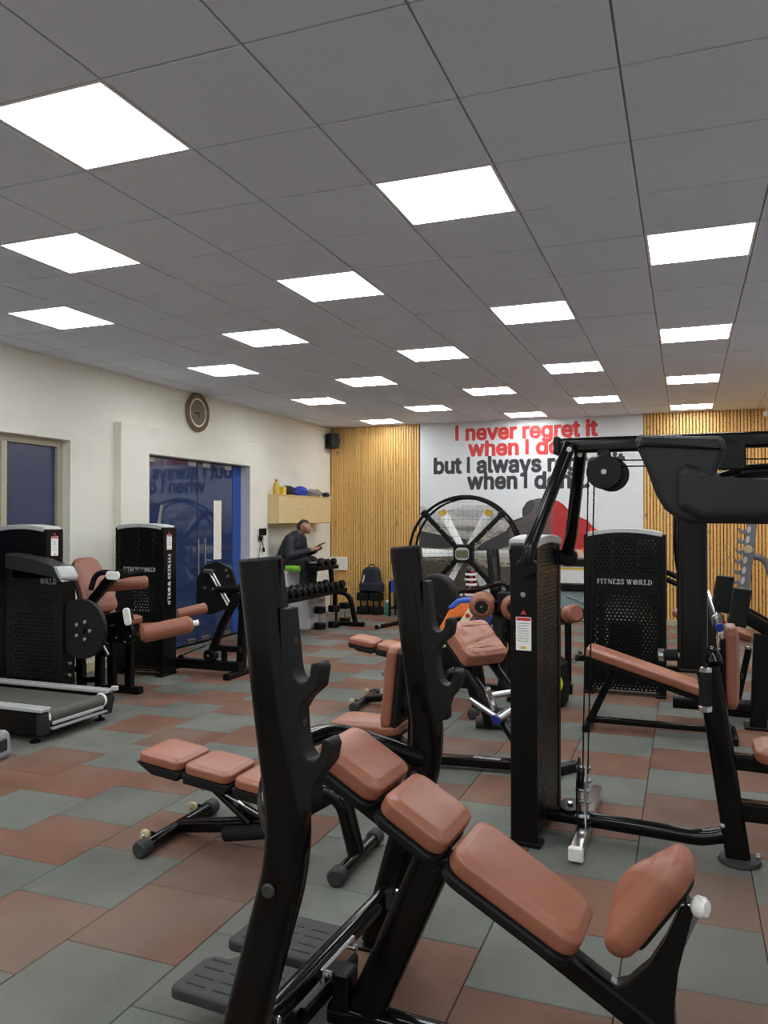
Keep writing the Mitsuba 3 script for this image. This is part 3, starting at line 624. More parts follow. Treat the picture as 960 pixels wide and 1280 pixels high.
def pxq(*uv): return [((u - 480) * c_[0] + c_[1], z) for u, z in uv] if False else None
cov = [(-.193, 1.935), (-.175, 1.958), (.128, 1.938), (.146, 1.925), (.152, 1.885), (.115, 1.795), (.135, 1.772), (.95, 1.762), (.97, 1.75), (.97, 1.60), (.95, 1.585), (.03, 1.595), (-.03, 1.612), (-.078, 1.65), (-.112, 1.71), (-.145, 1.81), (-.182, 1.895)]
cv = add('pivot_cover', xz(smoothpoly(cov, .012), 3.36, 3.50, .028), 'black_mould', t, smooth=50)
add('cover_fold', xz(smoothpoly([(-.03, 1.66), (-.03, 1.80), (.0, 1.835), (.05, 1.815), (.105, 1.757), (.16, 1.742), (.94, 1.735), (.955, 1.61), (.05, 1.612)], .02), 3.315, 3.40, .034), 'black_mould', cv, smooth=50)
add('cover_rim', xz(smoothpoly([(-.185, 1.90), (-.17, 1.948), (.125, 1.928), (.14, 1.88), (.11, 1.885), (-.15, 1.905)], .006), 3.335, 3.40, .02), 'black_mould', cv, smooth=50)
for z, y in ((1.845, 4.2), (1.80, 4.0)): add('cam_arm', tube([(.12, y, z - .05), (.28, y, z), (.95, y, z)], .036, .12), 'black_gloss', t)
add('cam_plate', bx(.14, .26, 3.95, 4.0, 1.84, 1.96, .006), 'black_satin', t)
add('pivot_block', bx(.40, .56, 3.92, 4.2, 1.86, 2.06, .01), 'black_satin', t)

# decline bench behind it
t = thing('decline_bench', 'sloping brown decline bench on black legs behind the pulley cables', 'weight bench')
a0, a1 = np.array([-.73, 6.33, .57]), np.array([.16, 6.33, .30]); d = a1 - a0; d /= np.linalg.norm(d)
add('pad', tm(cushion(.93, .29, .075, .035, .025, .003), slope((a0 + a1) / 2, d)), 'leather', t, smooth=50)
add('tray', tm(bx(-.45, .46, -.12, .12, -.04, 0, .006), slope((a0 + a1) / 2, d)), 'black_satin', t)
add('front_leg', rtube([(-.50, 6.33, .49), (-.71, 6.33, .03)], .06, .055, .01), 'black_gloss', t)
add('front_foot', rtube([(-.71, 6.14, .028), (-.71, 6.52, .028)], .055, .05, .01), 'black_gloss', t)
add('base_rail', rtube([(-.68, 6.33, .06), (.32, 6.33, .06)], .05, .045, .012), 'black_gloss', t)
add('rear_leg', rtube([(.16, 6.33, .28), (.32, 6.33, .03)], .06, .055, .01), 'black_gloss', t)
add('rear_foot', rtube([(.32, 6.14, .028), (.32, 6.52, .028)], .055, .05, .01), 'black_gloss', t)
add('roller_bar', rod((-.80, 6.12, .53), (-.80, 6.54, .53), .016), 'chrome', t)
add('roller_arm', rtube([(-.70, 6.33, .53), (-.81, 6.33, .53)], .04, .05, .008), 'black_satin', t)
# ---------------------------------------------------------------- mural on the back wall
def tex_crowd(p, n, uv):
    a = fbm(p.x * 3.0, 2.0, p.z * 9.0, 4); b = noise(p.x * 16, 1.0, p.z * 22); st = smoothstep(.45, .55, noise(3.0, 2.0, p.z * 11 + p.x * 1.2))
    c = mix(lin(62, 58, 52), lin(190, 184, 168), smoothstep(.25, .75, a * .55 + b * .3 + st * .2))
    top = smoothstep(1.05, 1.95, p.z + p.x * .02)
    return c * (1 - top * .75) + mi.Color3f(*lin(216, 218, 220)) * top * .75
mat('print_crowd', (0, 0, 0), .5, tex=tex_crowd)
mat('print_dark', (62, 62, 66), .5); mat('print_brown', (98, 84, 82), .5); mat('print_red', (178, 40, 38), .5); mat('print_orange', (232, 92, 48), .5)
mat('print_skin', (206, 178, 160), .5); mat('print_track', (150, 88, 78), .5); mat('print_text', (52, 52, 56), .5); mat('print_textred', (206, 62, 60), .5); mat('print_ground', (88, 80, 70), .5)
def tex_torso(p, n, uv):
    t_ = smoothstep(-2.1, -1.72, p.x + .12 * fbm(p.x * 5, 1.0, p.z * 5, 2))
    return mix(lin(90, 80, 80), lin(172, 52, 48), t_) * (.85 + .3 * fbm(p.x * 4, 2.0, p.z * 4, 2))
mat('print_torso', (0, 0, 0), .5, tex=tex_torso)
mu = thing('mural', 'large white wall mural with red and black slogan above a bending sprinter', 'mural', None)
YM = YB - .002
add('sheet', bx(-4.222, -.603, YM - .022, YM, .02, ZC - .006, .002), 'vinyl', mu, smooth=False)
def printed(pts, m_, lift, name='print', r=.03):
    g = Polygon(pts).buffer(0).buffer(-r).buffer(2 * r).buffer(-r).simplify(.004)
    g = g.intersection(sbox(-4.22, .03, -.605, 3.2))
    add(name, tm(prism(g, .0006), frame((0, YM - .022 - lift, 0), (1, 0, 0), (0, -1, 0))), m_, mu, smooth=False)
printed([(-4.22, .03), (-4.22, 1.86), (-4.05, 1.80), (-3.9, 1.72), (-3.4, 1.86), (-3.0, 1.84), (-2.6, 1.60), (-2.3, 1.5), (-1.6, 1.2), (-1.3, 1.02), (-1.3, .03)], 'print_crowd', .0006)
printed([(-4.22, .03), (-4.22, .92), (-3.4, .80), (-2.4, .86), (-1.32, .84), (-1.3, .03)], 'print_ground', .0014)
printed([(-4.22, 1.42), (-3.9, 1.36), (-3.4, 1.28), (-3.4, 1.16), (-3.9, 1.12), (-4.22, 1.14)], 'print_dark', .0016)
printed([(-3.35, 1.06), (-3.1, 1.24), (-2.75, 1.42), (-2.62, 1.60), (-2.35, 1.70), (-2.0, 1.7), (-2.0, 1.2), (-2.3, 1.18), (-2.62, 1.20), (-3.0, 1.08)], 'print_dark', .002, r=.05)
printed([(-2.66, 1.55), (-2.47, 1.62), (-2.48, 1.78), (-2.40, 1.90), (-2.22, 1.955), (-1.98, 1.95), (-1.84, 1.86), (-1.78, 1.70), (-1.86, 1.2), (-2.4, 1.1), (-2.7, 1.3)], 'print_torso', .0026, r=.05)
printed([(-2.47, 1.63), (-2.48, 1.78), (-2.40, 1.90), (-2.29, 1.95), (-2.27, 1.85), (-2.33, 1.73)], 'print_dark', .0032, r=.04)
printed([(-1.95, 1.94), (-1.82, 1.86), (-1.70, 1.72), (-1.45, 1.60), (-1.28, 1.42), (-1.32, 1.0), (-1.45, .95), (-1.62, 1.12), (-1.72, 1.02), (-1.85, 1.05), (-2.02, 1.2)], 'print_red', .0034, r=.04)
printed([(-1.40, 1.50), (-1.22, 1.43), (-1.24, 1.36), (-1.36, 1.30), (-1.42, 1.36)], 'print_orange', .004, r=.02)
printed([(-1.56, 1.16), (-1.42, 1.18), (-1.32, 1.02), (-1.34, .94), (-1.46, .98)], 'print_orange', .004, r=.02)
printed([(-1.66, 1.14), (-1.55, 1.14), (-1.36, .92), (-1.30, .90), (-1.32, .84), (-1.6, .88), (-1.84, .62), (-1.9, .72), (-1.74, .92)], 'print_skin', .0046, r=.015)
printed([(-1.84, .60), (-1.62, .96), (-1.56, 1.0), (-1.60, .86), (-1.80, .52)], 'print_brown', .0052, r=.01)
printed([(-1.80, .50), (-1.62, .82), (-1.30, .84), (-1.28, .5)], 'print_track', .0044, r=.01)
for z in (.60, .54): printed([(-1.78, z), (-1.30, z + .03), (-1.30, z + .05), (-1.78, z + .02)], 'vinyl', .005, r=.002)
def text_line(text, x0, x1, z0, cap, m_, bolden=.0):
    from trimesh.path.polygons import projected
    full = meshkit.text_mesh(text.replace('I', 'l'), cap, .001, True); fx0, fx1 = full.bounds[0][0], full.bounds[1][0]; s = (x1 - x0) / (fx1 - fx0)
    for i, ch in enumerate(text):
        if ch == ' ': continue
        cap_i = ch == 'I'; ch = 'l' if cap_i else ch
        one = meshkit.text_mesh(ch, cap, .001, True); pre = meshkit.text_mesh(text[:i + 1].replace('I', 'l'), cap, .001, True)
        x = pre.bounds[1][0] - one.bounds[1][0]
        g = projected(one, (0, 0, 1), ignore_sign=True) if False else unary_union([Polygon(one.vertices[t_][:, :2]) for t_ in one.faces if abs(np.cross(one.vertices[t_[1]] - one.vertices[t_[0]], one.vertices[t_[2]] - one.vertices[t_[0]])[2]) > 1e-12]).buffer(1e-5)
        if cap_i: g = sbox(g.bounds[0], 0, g.bounds[0] + cap * .16, cap)
        g = g.buffer(cap * .038, join_style=2, mitre_limit=2).simplify(.0008)
        g = affinity.scale(affinity.translate(g, x - fx0, 0), s, 1, origin=(0, 0))
        add('letter', tm(prism(g, .0006), frame((x0, YM - .0235, z0), (1, 0, 0), (0, -1, 0))), m_, mu, smooth=False)
text_line('I never regret it', -3.59, -1.29, 2.94, .235, 'print_textred')
text_line('when I do it,', -3.37, -1.50, 2.675, .235, 'print_textred')
text_line('but I always regret it', -3.97, -.88, 2.395, .25, 'print_text')
text_line('when I don\u2019t.', -3.39, -1.42, 2.125, .25, 'print_text')

# ---------------------------------------------------------------- things on the walls
mat('clock_wood', (112, 88, 66), .4, coat=.3); mat('clock_mark', (110, 96, 78), .6)
t = thing('wall_clock', 'round brown framed wall clock with cream dial above the blue glass door', 'clock')
with at(M=frame((XL, 8.645, 2.99), (0, 1, 0), (1, 0, 0))):
    add('frame', lathe([(0, 0), (.235, 0), (.25, .02), (.245, .045), (.22, .055), (.195, .045), (.185, .03), (0, .03)], 48), 'clock_wood', t)
    add('dial', lathe([(0, .03), (.186, .03), (.186, .034), (0, .034)], 48), 'paper_cream', t, smooth=False)
    for i in range(12):
        a = i * math.pi / 6; add('hour_mark', tm(bx(-.014, .014, .10, .145, .034, .036), trimesh.transformations.rotation_matrix(a, [0, 0, 1])), 'clock_mark', t, smooth=False)
    add('dial_ring', lathe([(.155, .034), (.162, .034), (.162, .036), (.155, .036)], 40), 'clock_mark', t, smooth=False)
    for a, L, w in ((math.radians(100), .08, .009), (math.radians(205), .06, .012)):
        add('hand', tm(bx(-w, w, -.01, L, .037, .039), trimesh.transformations.rotation_matrix(a, [0, 0, 1])), 'black_matte', t, smooth=False)

t = thing('loudspeaker', 'small black wall loudspeaker high in the corner beside the wood slats', 'speaker')
with at(-5.80, 12.62, 2.99, -35):
    add('cabinet', bx(-.11, .11, -.09, .09, -.13, .13, .012), 'black_matte', t)
    add('grille', bx(-.095, .095, -.098, -.088, -.115, .115, .004), 'black_satin', t)
    add('bracket', bx(-.03, .03, .09, .15, -.04, .04, .004), 'black_satin', t)
t = thing('security_camera', 'white bullet security camera under the ceiling at the right end of the slats', 'camera')
with at(1.10, 12.55, 3.13, 160):
    add('body', tm(lathe([(0, 0), (.035, 0), (.042, .01), (.042, .15), (.03, .17), (0, .17)], 20), frame_z((0, .08, 0), (0, -1, -.15))), 'white_plastic', t)
    add('lens', rod((0, -.075, -.024), (0, -.10, -.028), .03), 'black_gloss', t)
    add('bracket', [tube([(0, .03, .03), (0, .05, ZC - 3.13 - .002)], .015)], 'white_plastic', t)
t = thing('wall_socket', 'white wall socket with black plug-in adapter and dangling cables beside the door', 'socket')
with at(XBOX, 10.07, 1.43):
    add('plate', bx(0, .012, -.08, .08, -.045, .045, .003), 'white_plastic', t)
    add('adapter', bx(.012, .075, -.01, .11, -.05, .055, .008), 'black_satin', t)
    add('adapter', bx(.012, .05, -.02, .04, -.13, -.06, .008), 'black_satin', t)
    add('cable', tube([(.04, .05, -.05), (.05, .07, -.14), (.03, .0, -.2), (.03, -.04, -.36)], .005, .04, 8), 'black_satin', t)
    add('cable', tube([(.03, .02, -.12), (.045, .06, -.2), (.03, .10, -.24)], .006, .03, 8), 'black_satin', t)
    add('plug', rod((.03, -.04, -.36), (.03, -.045, -.41), .012), 'black_satin', t)
    add('plug', rod((.03, .10, -.23), (.03, .105, -.29), .018), 'black_satin', t)
t = thing('wall_cabinet', 'long pale wood wall cabinet with three doors above the seated man', 'cabinet')
CX, CY0, CY1, CZ0, CZ1 = -5.62, 10.36, 12.2, 1.55, 1.985
add('body', bx(XL, CX - .02, CY0, CY1, CZ0, CZ1, .003), 'wallboard', t, smooth=False)
for i, (a, b) in enumerate(((CY0 + .004, 11.10), (11.106, 11.65), (11.656, CY1 - .004))):
    dr_ = add('door', bx(CX - .018, CX, a, b, CZ0 + .006, CZ1 - .018, .003), 'wallboard', t, smooth=False)
    kk = b - .05 if i == 0 else a + .05
    add('knob', rod((CX, kk, 1.79), (CX + .022, kk, 1.79), .014), 'white_plastic', dr_)
add('top_board', bx(XL, CX + .01, CY0 - .005, CY1 + .005, CZ1 - .016, CZ1 + .002, .002), 'wallboard', t, smooth=False)
mat('blue_cloth', (52, 66, 168), .8); mat('dark_cloth', (34, 34, 38), .85); mat('grey_cloth', (128, 124, 120), .85); mat('juice', (190, 160, 70), .3); mat('green_foam', (110, 178, 48), .55); mat('teal_plastic', (44, 128, 116), .35); mat('red_cap', (190, 50, 46), .4)
def lump(w, d, h, seed, m_, name, label, cat, pos, rz=0):
    s = trimesh.creation.icosphere(3); v = s.vertices.copy(); n_ = meshkit.fbm(v * 1.6 + seed * 7.3, 3, seed) - .5
    v *= (1 + .5 * n_)[:, None]; v[:, 2] = np.maximum(v[:, 2], -.75); v -= [0, 0, v[:, 2].min()]; v *= np.array([w / 2, d / 2, h / np.ptp(v[:, 2])])
    with at(*pos, rz): return add(name, trimesh.Trimesh(v, s.faces, process=False), m_, None, True, label, cat)
lump(.20, .34, .15, 3, 'dark_cloth', 'gym_bag', 'crumpled black bag on the wall cabinet, left of the blue one', 'bag', (-5.74, 10.86, CZ1 + .002))
lump(.22, .36, .16, 5, 'blue_cloth', 'carrier_bag', 'crumpled blue and white bag on top of the wall cabinet', 'bag', (-5.74, 11.28, CZ1 + .002))
lump(.22, .50, .13, 8, 'grey_cloth', 'folded_jacket', 'heap of grey clothing at the right end of the wall cabinet top', 'clothing', (-5.74, 11.76, CZ1 + .002))
lump(.12, .16, .09, 11, 'dark_cloth', 'cloth_pouch', 'small dark pouch lying before the grey clothing on the cabinet', 'pouch', (-5.68, 12.11, CZ1 + .002))
t = thing('drink_bottle', 'clear bottle with red cap at the left end of the wall cabinet', 'bottle')
with at(-5.72, 10.46, CZ1 + .003):
    add('body', lathe([(0, 0), (.05, 0), (.052, .02), (.052, .13), (.03, .18), (.018, .20), (0, .20)], 18), 'juice', t)
    add('cap', rod((0, 0, .20), (0, 0, .225), .02), 'red_cap', t)
t = thing('juice_carton', 'small yellow carton beside the bottle on the wall cabinet', 'carton')
with at(-5.70, 10.63, CZ1 + .003): add('body', bx(-.035, .035, -.05, .05, 0, .12, .004), 'yellow_print', t)

# ---------------------------------------------------------------- the seated man, his bench, the dumbbell rack
import manifold3d as m3
def sph(p, r): return m3.Manifold.sphere(r, 14).translate(tuple(map(float, p)))
def limb(chain):
    out = [m3.Manifold.batch_hull([sph(*a), sph(*b)]) for a, b in zip(chain, chain[1:])]
    return out
def fuse(parts, res=.02, it=8):
    m = parts[0]
    for q in parts[1:]: m = m + q
    m = m.refine_to_length(res).to_mesh(); t_ = trimesh.Trimesh(m.vert_properties[:, :3], m.tri_verts, process=True)
    trimesh.smoothing.filter_taubin(t_, .5, .53, it); return t_
mat('skin', (156, 112, 92), .55); mat('jacket', (30, 34, 44), .62); mat('trousers', (24, 25, 28), .75); mat('hair', (44, 42, 41), .7); mat('shoe', (20, 20, 22), .5)
t = thing('person', 'man in a dark jacket and trousers sitting bent over the phone in his hands', 'person')
with at(-5.72, 10.70, 0, 0):
    k = 0.0
    P = dict(pel=(.02, 0, .99), waist=(.06, 0, 1.08), chest=(.15, 0, 1.23), neck=(.255, 0, 1.385), head=(.355, 0, 1.485))
    skin = limb([(P['pel'], .12), (P['waist'], .115), (P['chest'], .125), ((.215, 0, 1.33), .09), ((.27, 0, 1.40), .055), ((.33, 0, 1.45), .055)])
    skin += [m3.Manifold.batch_hull([sph((.345, 0, 1.52), .082), sph((.32, 0, 1.50), .078), sph((.40, 0, 1.475), .058), sph((.415, 0, 1.435), .038)])]
    skin += [m3.Manifold.batch_hull([sph((.425, 0, 1.495), .012), sph((.455, 0, 1.465), .014), sph((.43, 0, 1.46), .014)])]      # nose
    skin += [m3.Manifold.batch_hull([sph((.428, -.022, 1.437), .009), sph((.428, .022, 1.437), .009)])]                             # mouth
    skin += [m3.Manifold.batch_hull([sph((.335, s * .082, 1.50), .016), sph((.34, s * .084, 1.465), .011)]) for s in (-1, 1)]       # ears
    for s in (-1, 1):
        sh, el, wr = (.20, s * .185, 1.315), (.23, s * .235, 1.08), (.50, s * .085, 1.15)
        skin += limb([((.2, s * .08, 1.33), .06), (sh, .058), (el, .044), (wr, .028)])
        pa = (.565, s * .055, 1.175)
        skin += [m3.Manifold.batch_hull([sph(wr, .026), sph((.57, s * .075, 1.165), .016), sph((.575, s * .035, 1.19), .016)])]
        for i in range(4):
            f0 = np.array([.575, s * (.078 - .013 * i), 1.165 + .008 * i]); L = (.030, .036, .034, .026)[3 - i]
            f1 = f0 + [L, -s * .012, .004]; f2 = f1 + [L * .5, -s * .02, .018]
            skin += limb([(f0, .0095), (f1, .009), (f2, .0075)])
        skin += limb([((.54, s * .05, 1.195), .011), ((.585, s * .03, 1.215), .0095), ((.61, s * .018, 1.212), .008)])
        skin += limb([((.04, s * .09, .975), .085), ((.43, s * .13, .975), .062), ((.40, s * .13, .55), .042)])
        skin += limb([((.385, s * .13, .50), .035), ((.52, s * .14, .465), .03)])
    body = add('body', fuse(skin, .016, 6), 'skin', t, True)
    jk = limb([(P['pel'], .150), (P['waist'], .152), (P['chest'], .165), ((.20, 0, 1.32), .125), ((.25, 0, 1.375), .078)])
    for s in (-1, 1):
        jk += limb([((.19, s * .07, 1.32), .10), ((.20, s * .185, 1.315), .083), ((.23, s * .24, 1.08), .066), ((.475, s * .10, 1.145), .046)])
    add('jacket', fuse(jk, .02, 6), 'jacket', t, True)
    tr_ = limb([((-.02, -.06, .975), .125), ((-.02, .06, .975), .125)])
    for s in (-1, 1): tr_ += limb([((.02, s * .09, .975), .115), ((.43, s * .13, .975), .083), ((.40, s * .13, .54), .066)])
    add('trousers', fuse(tr_, .02, 6), 'trousers', t, True)
    hr = m3.Manifold.batch_hull([sph((.335, 0, 1.538), .079), sph((.305, 0, 1.508), .080), sph((.372, 0, 1.556), .050)])
    add('hair', fuse([hr], .015, 3), 'hair', t, True)
    for s in (-1, 1):
        sh_ = m3.Manifold.batch_hull([sph((.36, s * .13, .49), .045), sph((.36, s * .13, .53), .045), sph((.53, s * .14, .475), .036), sph((.45, s * .135, .49), .042)])
        add('shoe', fuse([sh_], .016, 3), 'shoe', t, True)
    for s in (-1, 1): add('eye', rod((.418, s * .03, 1.497), (.424, s * .031, 1.495), .008), 'black_matte', t)
t = thing('phone', 'black smartphone held in the hands of the seated man', 'phone')
with at(M=frame((-5.10, 10.70, 1.232), (.8, 0, .35), (-.35, 0, .9))): add('case', tm(slab(Polygon(rrect(.15, .075, .01, 3)), .009, .003), np.eye(4)), 'black_gloss', t)
t = thing('storage_bench', 'pale low storage box against the left wall that the man sits on', 'bench')
add('body', bx(XL + .006, -5.50, 10.37, 11.35, 0, .815, .004), 'plaster_grey', t); add('lid', bx(XL + .006, -5.47, 10.36, 11.37, .815, .842, .005), 'plaster_grey', t)
t = thing('footrest_box', 'pale step box in front of the storage box under the man’s shoes', 'step'); add('body', bx(-5.46, -5.16, 10.4, 11.0, 0, .425, .006), 'plaster_grey', t)
t = thing('foam_roller', 'bright green foam roller lying beside the seated man', 'roller')
add('foam', rod((-5.60, 10.12, .91), (-5.34, 10.10, .91), .046, .006), 'green_foam', t) if False else add('foam', rod((-5.52, 10.40, .889), (-5.30, 10.40, .889), .046, .006), 'green_foam', t)

def dumbbell(p, q, r, label, group, m_='black_satin', L=.075):
    t = thing('dumbbell', label, 'dumbbell', group); p, q = np.array(p, float), np.array(q, float); u = (q - p) / np.linalg.norm(q - p)
    add('handle', rod(p, q, .016), 'chrome', t)
    for a in (p, q - u * L): add('head', rod(a, a + u * L, r, .012, 12), m_, t)
    return t
t = thing('dumbbell_rack', 'black two tier dumbbell rack along the left wall', 'rack')
RX0, RX1, RY0, RY1 = -5.08, -4.80, 8.35, 11.05
for z, x0, x1 in ((.55, -5.08, -4.84), (.90, -5.14, -4.98)):
    for y0, y1 in (((RY0, RY1),) if z < .6 else ((RY1 - .75, RY1),)):
        for x in (x0, x1): add('shelf_rail', rtube([(x, y0, z), (x, y1, z)], .04, .05, .006), 'black_satin', t)
        add('shelf', bx(x0 - .02, x1 + .02, y0, y1, z - .035, z - .024, .002), 'black_satin', t, smooth=False)
for y in (RY0 + .2, RY1 - .05):
    add('end_leg', sweep(fillet([(-5.08, y, .93), (-5.04, y, .51), (-4.76, y, .49), (-4.66, y, .04)], .16, 8), rrect(.06, .07, .012, 3), (0, 1, 0)), 'black_gloss', t)
    add('end_leg', rtube([(-5.00, y, .50), (-5.00, y, .05)], .06, .06, .01), 'black_satin', t)
    add('foot', rtube([(-5.02, y, .035), (-4.52, y, .035)], .07, .06, .012), 'black_satin', t)
GD = 'dumbbells on the rack by the left wall'
for i in range(13):
    y = RY0 + .35 + i * .18
    nm = f'black dumbbell on the lower rack shelf, {ORD[12 - i]} from the far end' if i < 12 else 'black dumbbell on the lower rack shelf, at its far end'
    r_ = .064 - .003 * (i % 3); dumbbell((-5.13, y, .577 + r_), (-4.79, y, .577 + r_), r_, nm, GD)
for i in range(3):
    y = RY1 - .66 + i * .23
    dumbbell((-5.20, y, .927 + .052), (-4.92, y, .927 + .052), .052, f'black dumbbell on the short upper rack tier, {["nearest the man", "in the middle", "at the far end"][i]}', GD)
GF = 'dumbbells standing on end on the floor'
for i, (x, y) in enumerate(((-5.31, 10.52), (-5.20, 10.78), (-5.22, 11.22))):
    y -= .0; x += .0
    dumbbell((x + .28, y, 0), (x + .28, y, .33), .088, f'dumbbell standing on end below the rack, {["left of three", "middle of three", "right of three"][i]}', GF, L=.095)
for i, x in enumerate((-5.14, -4.91)):
    t = thing('block_dumbbell', f'big square dumbbell on end under the backpack, {["left", "right"][i]} one', 'dumbbell', 'square dumbbells below the backpack')
    with at(x, 12.50, 0):
        for z in (0, .235): add('head', bx(-.105, .105, -.09, .09, z, z + .135, .014), 'black_matte', t)
        for xx in (-.06, 0, .06): add('bar', rod((xx, 0, .13), (xx, 0, .24), .014), 'steel' if xx == 0 else 'black_satin', t)
t = thing('backpack', 'dark blue backpack standing on two square dumbbells by the wood slats', 'backpack')
mat('pack_cloth', (34, 38, 50), .8)
bp = smoothpoly([(-.20, 0), (.20, 0), (.205, .14), (.165, .2), (.15, .36), (.09, .43), (-.09, .43), (-.145, .36), (-.165, .2), (-.205, .14)], .03)
with at(-5.02, 12.58, .371):
    add('body', xz(bp, -.13, .06, .05), 'pack_cloth', t, smooth=50)
    add('pocket', xz(smoothpoly([(-.16, .02), (.16, .02), (.15, .17), (-.15, .17)], .03), -.17, -.10, .03), 'pack_cloth', t, smooth=50)
    for s in (-1, 1): add('side_pocket', bx(min(s * .17, s * .215), max(s * .17, s * .215), -.08, .04, .01, .15, .018), 'pack_cloth', t)
    add('haul_loop', tube([(-.05, -.02, .42), (-.045, -.02, .47), (.045, -.02, .47), (.05, -.02, .42)], .009, .03, 8), 'black_matte', t)
    add('tag', tm(bx(-.012, .012, -.004, .004, -.09, .05, .002), trimesh.transformations.translation_matrix([-.10, -.135, .25]) @ trimesh.transformations.rotation_matrix(.25, [0, 1, 0])), 'white_plastic', t)
t = thing('water_bottle', 'slim green water bottle on the floor right of the backpack', 'bottle')
with at(-4.70, 12.45, 0):
    add('body', lathe([(0, 0), (.034, 0), (.037, .01), (.037, .19), (.03, .215), (0, .215)], 18), 'teal_plastic', t); add('cap', rod((0, 0, .215), (0, 0, .255), .026), 'white_plastic', t)
t = thing('floor_stand', 'black metal stand with a blue cloth by the mural edge', 'stand')
for x in (-4.60, -4.38):
    for y in (12.32, 12.58): add('leg', rtube([(x, y, 0), (x, y, .58)], .03, .03, .006), 'black_satin', t)
for z in (.14, .57):
    for y in (12.32, 12.58): add('rail', rtube([(-4.60, y, z), (-4.38, y, z)], .025, .025, .005), 'black_satin', t)
    for x in (-4.60, -4.38): add('rail', rtube([(x, 12.32, z), (x, 12.58, z)], .025, .025, .005), 'black_satin', t)
t = thing('blue_towel', 'blue towel hung over the black stand by the mural edge', 'towel')
add('cloth', bx(-4.57, -4.41, 12.29, 12.61, .585, .61, .01), 'blue_cloth', t) ; add('hem', bx(-4.57, -4.41, 12.285, 12.30, .40, .60, .006), 'blue_cloth', t)
t = thing('junction_box', 'white low box on the slats behind the dumbbell rack', 'box')
add('body', bx(-5.88, -5.55, YB - .10, YB - .044, .72, .95, .008), 'white_plastic', t)
# ---------------------------------------------------------------- big drum fan in front of the mural
t = thing('drum_fan', 'huge round floor fan with grey blades and wire guard in front of the mural', 'fan')
FC, FR, FY = (-3.26, 1.075), .885, 12.15
mat('fan_blade', (236, 238, 236), .45, .5); mat('wire', (60, 62, 62), .4, .5)
with at(M=frame((FC[0], FY, FC[1]), (1, 0, 0), (0, -1, 0))):         # x right, y up, z towards the camera
    def ring(R, r, z, n=72):
        a = np.linspace(0, 2 * math.pi, n, endpoint=False)
        return loft([[((R + r * math.cos(q)) * math.cos(p), (R + r * math.cos(q)) * math.sin(p), z + r * math.sin(q)) for q in np.arange(10) * 2 * math.pi / 10] for p in a], caps=False, closed=True)
    add('guard_ring', ring(FR, .022, .14), 'black_gloss', t); add('guard_ring', ring(FR - .01, .02, -.14), 'black_gloss', t)
    add('guard_ring', ring(FR + .03, .013, .02), 'black_satin', t)
    for i in range(4):
        a = math.pi / 4 + i * math.pi / 2; c, s = math.cos(a), math.sin(a)
        add('guard_arm', rtube([(c * .12, s * .12, .17), (c * (FR - .02), s * (FR - .02), .15)], .075, .03, .008, up=(0, 0, 1)), 'black_satin', t)
        add('arm_clip', tm(bx(-.05, .05, -.05, .05, .10, .19, .008), trimesh.transformations.translation_matrix([c * FR, s * FR, 0]) @ trimesh.transformations.rotation_matrix(a, [0, 0, 1])), 'black_satin', t)
        for q in (.3, .6): add('arm_bolt', bolt((c * FR * q + s * .03, s * FR * q - c * .03, .18), (0, 0, 1), .011, .01), 'steel', t)
    for i in range(6):
        a = i * math.pi / 3; pts = []
        M = trimesh.transformations.rotation_matrix(a, [0, 0, 1])
        rings = []
        for r_, w, tw in ((.10, .09, .5), (.3, .11, .42), (.55, .13, .33), (.72, .14, .27), (.80, .12, .25)):
            rings.append([(r_, y * math.cos(tw) - z * math.sin(tw), y * math.sin(tw) + z * math.cos(tw)) for y, z in [(w / 2, 0), (w * .2, .012), (-w * .3, .010), (-w / 2, 0), (-w * .3, -.004), (w * .2, -.004)]])
        b_ = add('blade', tm(loft(rings), M), 'fan_blade', t)
        if i in (1, 2): add('blade_tip', tm(bx(.70, .79, -.062, .062, .012, .022, .003), M @ trimesh.transformations.rotation_matrix(.27, [1, 0, 0])), 'yellow_print', b_)
    hub = add('hub', slab(Polygon(rrect(.30, .29, .05, 5)), .10, .02), 'black_satin', t)
    scene_hub = add('hub_rim', tm(slab(Polygon(rrect(.235, .20, .06, 6)), .02, .006), trimesh.transformations.translation_matrix([0, 0, .195])), 'cap_grey', t) if False else None
    add('hub_face', tm(slab(Polygon(rrect(.29, .28, .05, 5)), .03, .008), trimesh.transformations.translation_matrix([0, 0, .165])), 'black_satin', t)
    add('hub_bezel', tm(slab(Polygon(rrect(.225, .195, .07, 6)), .012, .005), trimesh.transformations.translation_matrix([0, 0, .193])), 'cap_grey', t)
    add('hub_plate', tm(slab(Polygon(rrect(.20, .125, .03, 4)), .008, .002), trimesh.transformations.translation_matrix([0, 0, .203])), 'olive_plate', t)
    wires = []
    for k in range(-11, 12):
        x = k * .078; h = math.sqrt(max((FR - .02) ** 2 - x * x, 0))
        if h > .1: wires.append(tube([(x, -h, .145), (x, h, .145)], .0012, n=4))
    for k in range(-6, 7):
        y = k * .135; h = math.sqrt(max((FR - .02) ** 2 - y * y, 0)); wires.append(tube([(-h, y, .147), (h, y, .147)], .002, n=4))
    add('guard_wire', wires, 'wire', t, kind='stuff')
    add('motor', rod((0, 0, -.25), (0, 0, -.02), .11, .02), 'black_satin', t)
    for x in (-.45, .45): add('stand_foot', rtube([(x, -1.045, -.32), (x, -1.045, .32)], .06, .06, .01), 'black_satin', t); add('stand_post', rtube([(x, -1.04, 0), (x, -.73, 0)], .06, .05, .01), 'black_satin', t)
mat('olive_plate', (96, 98, 74), .35)

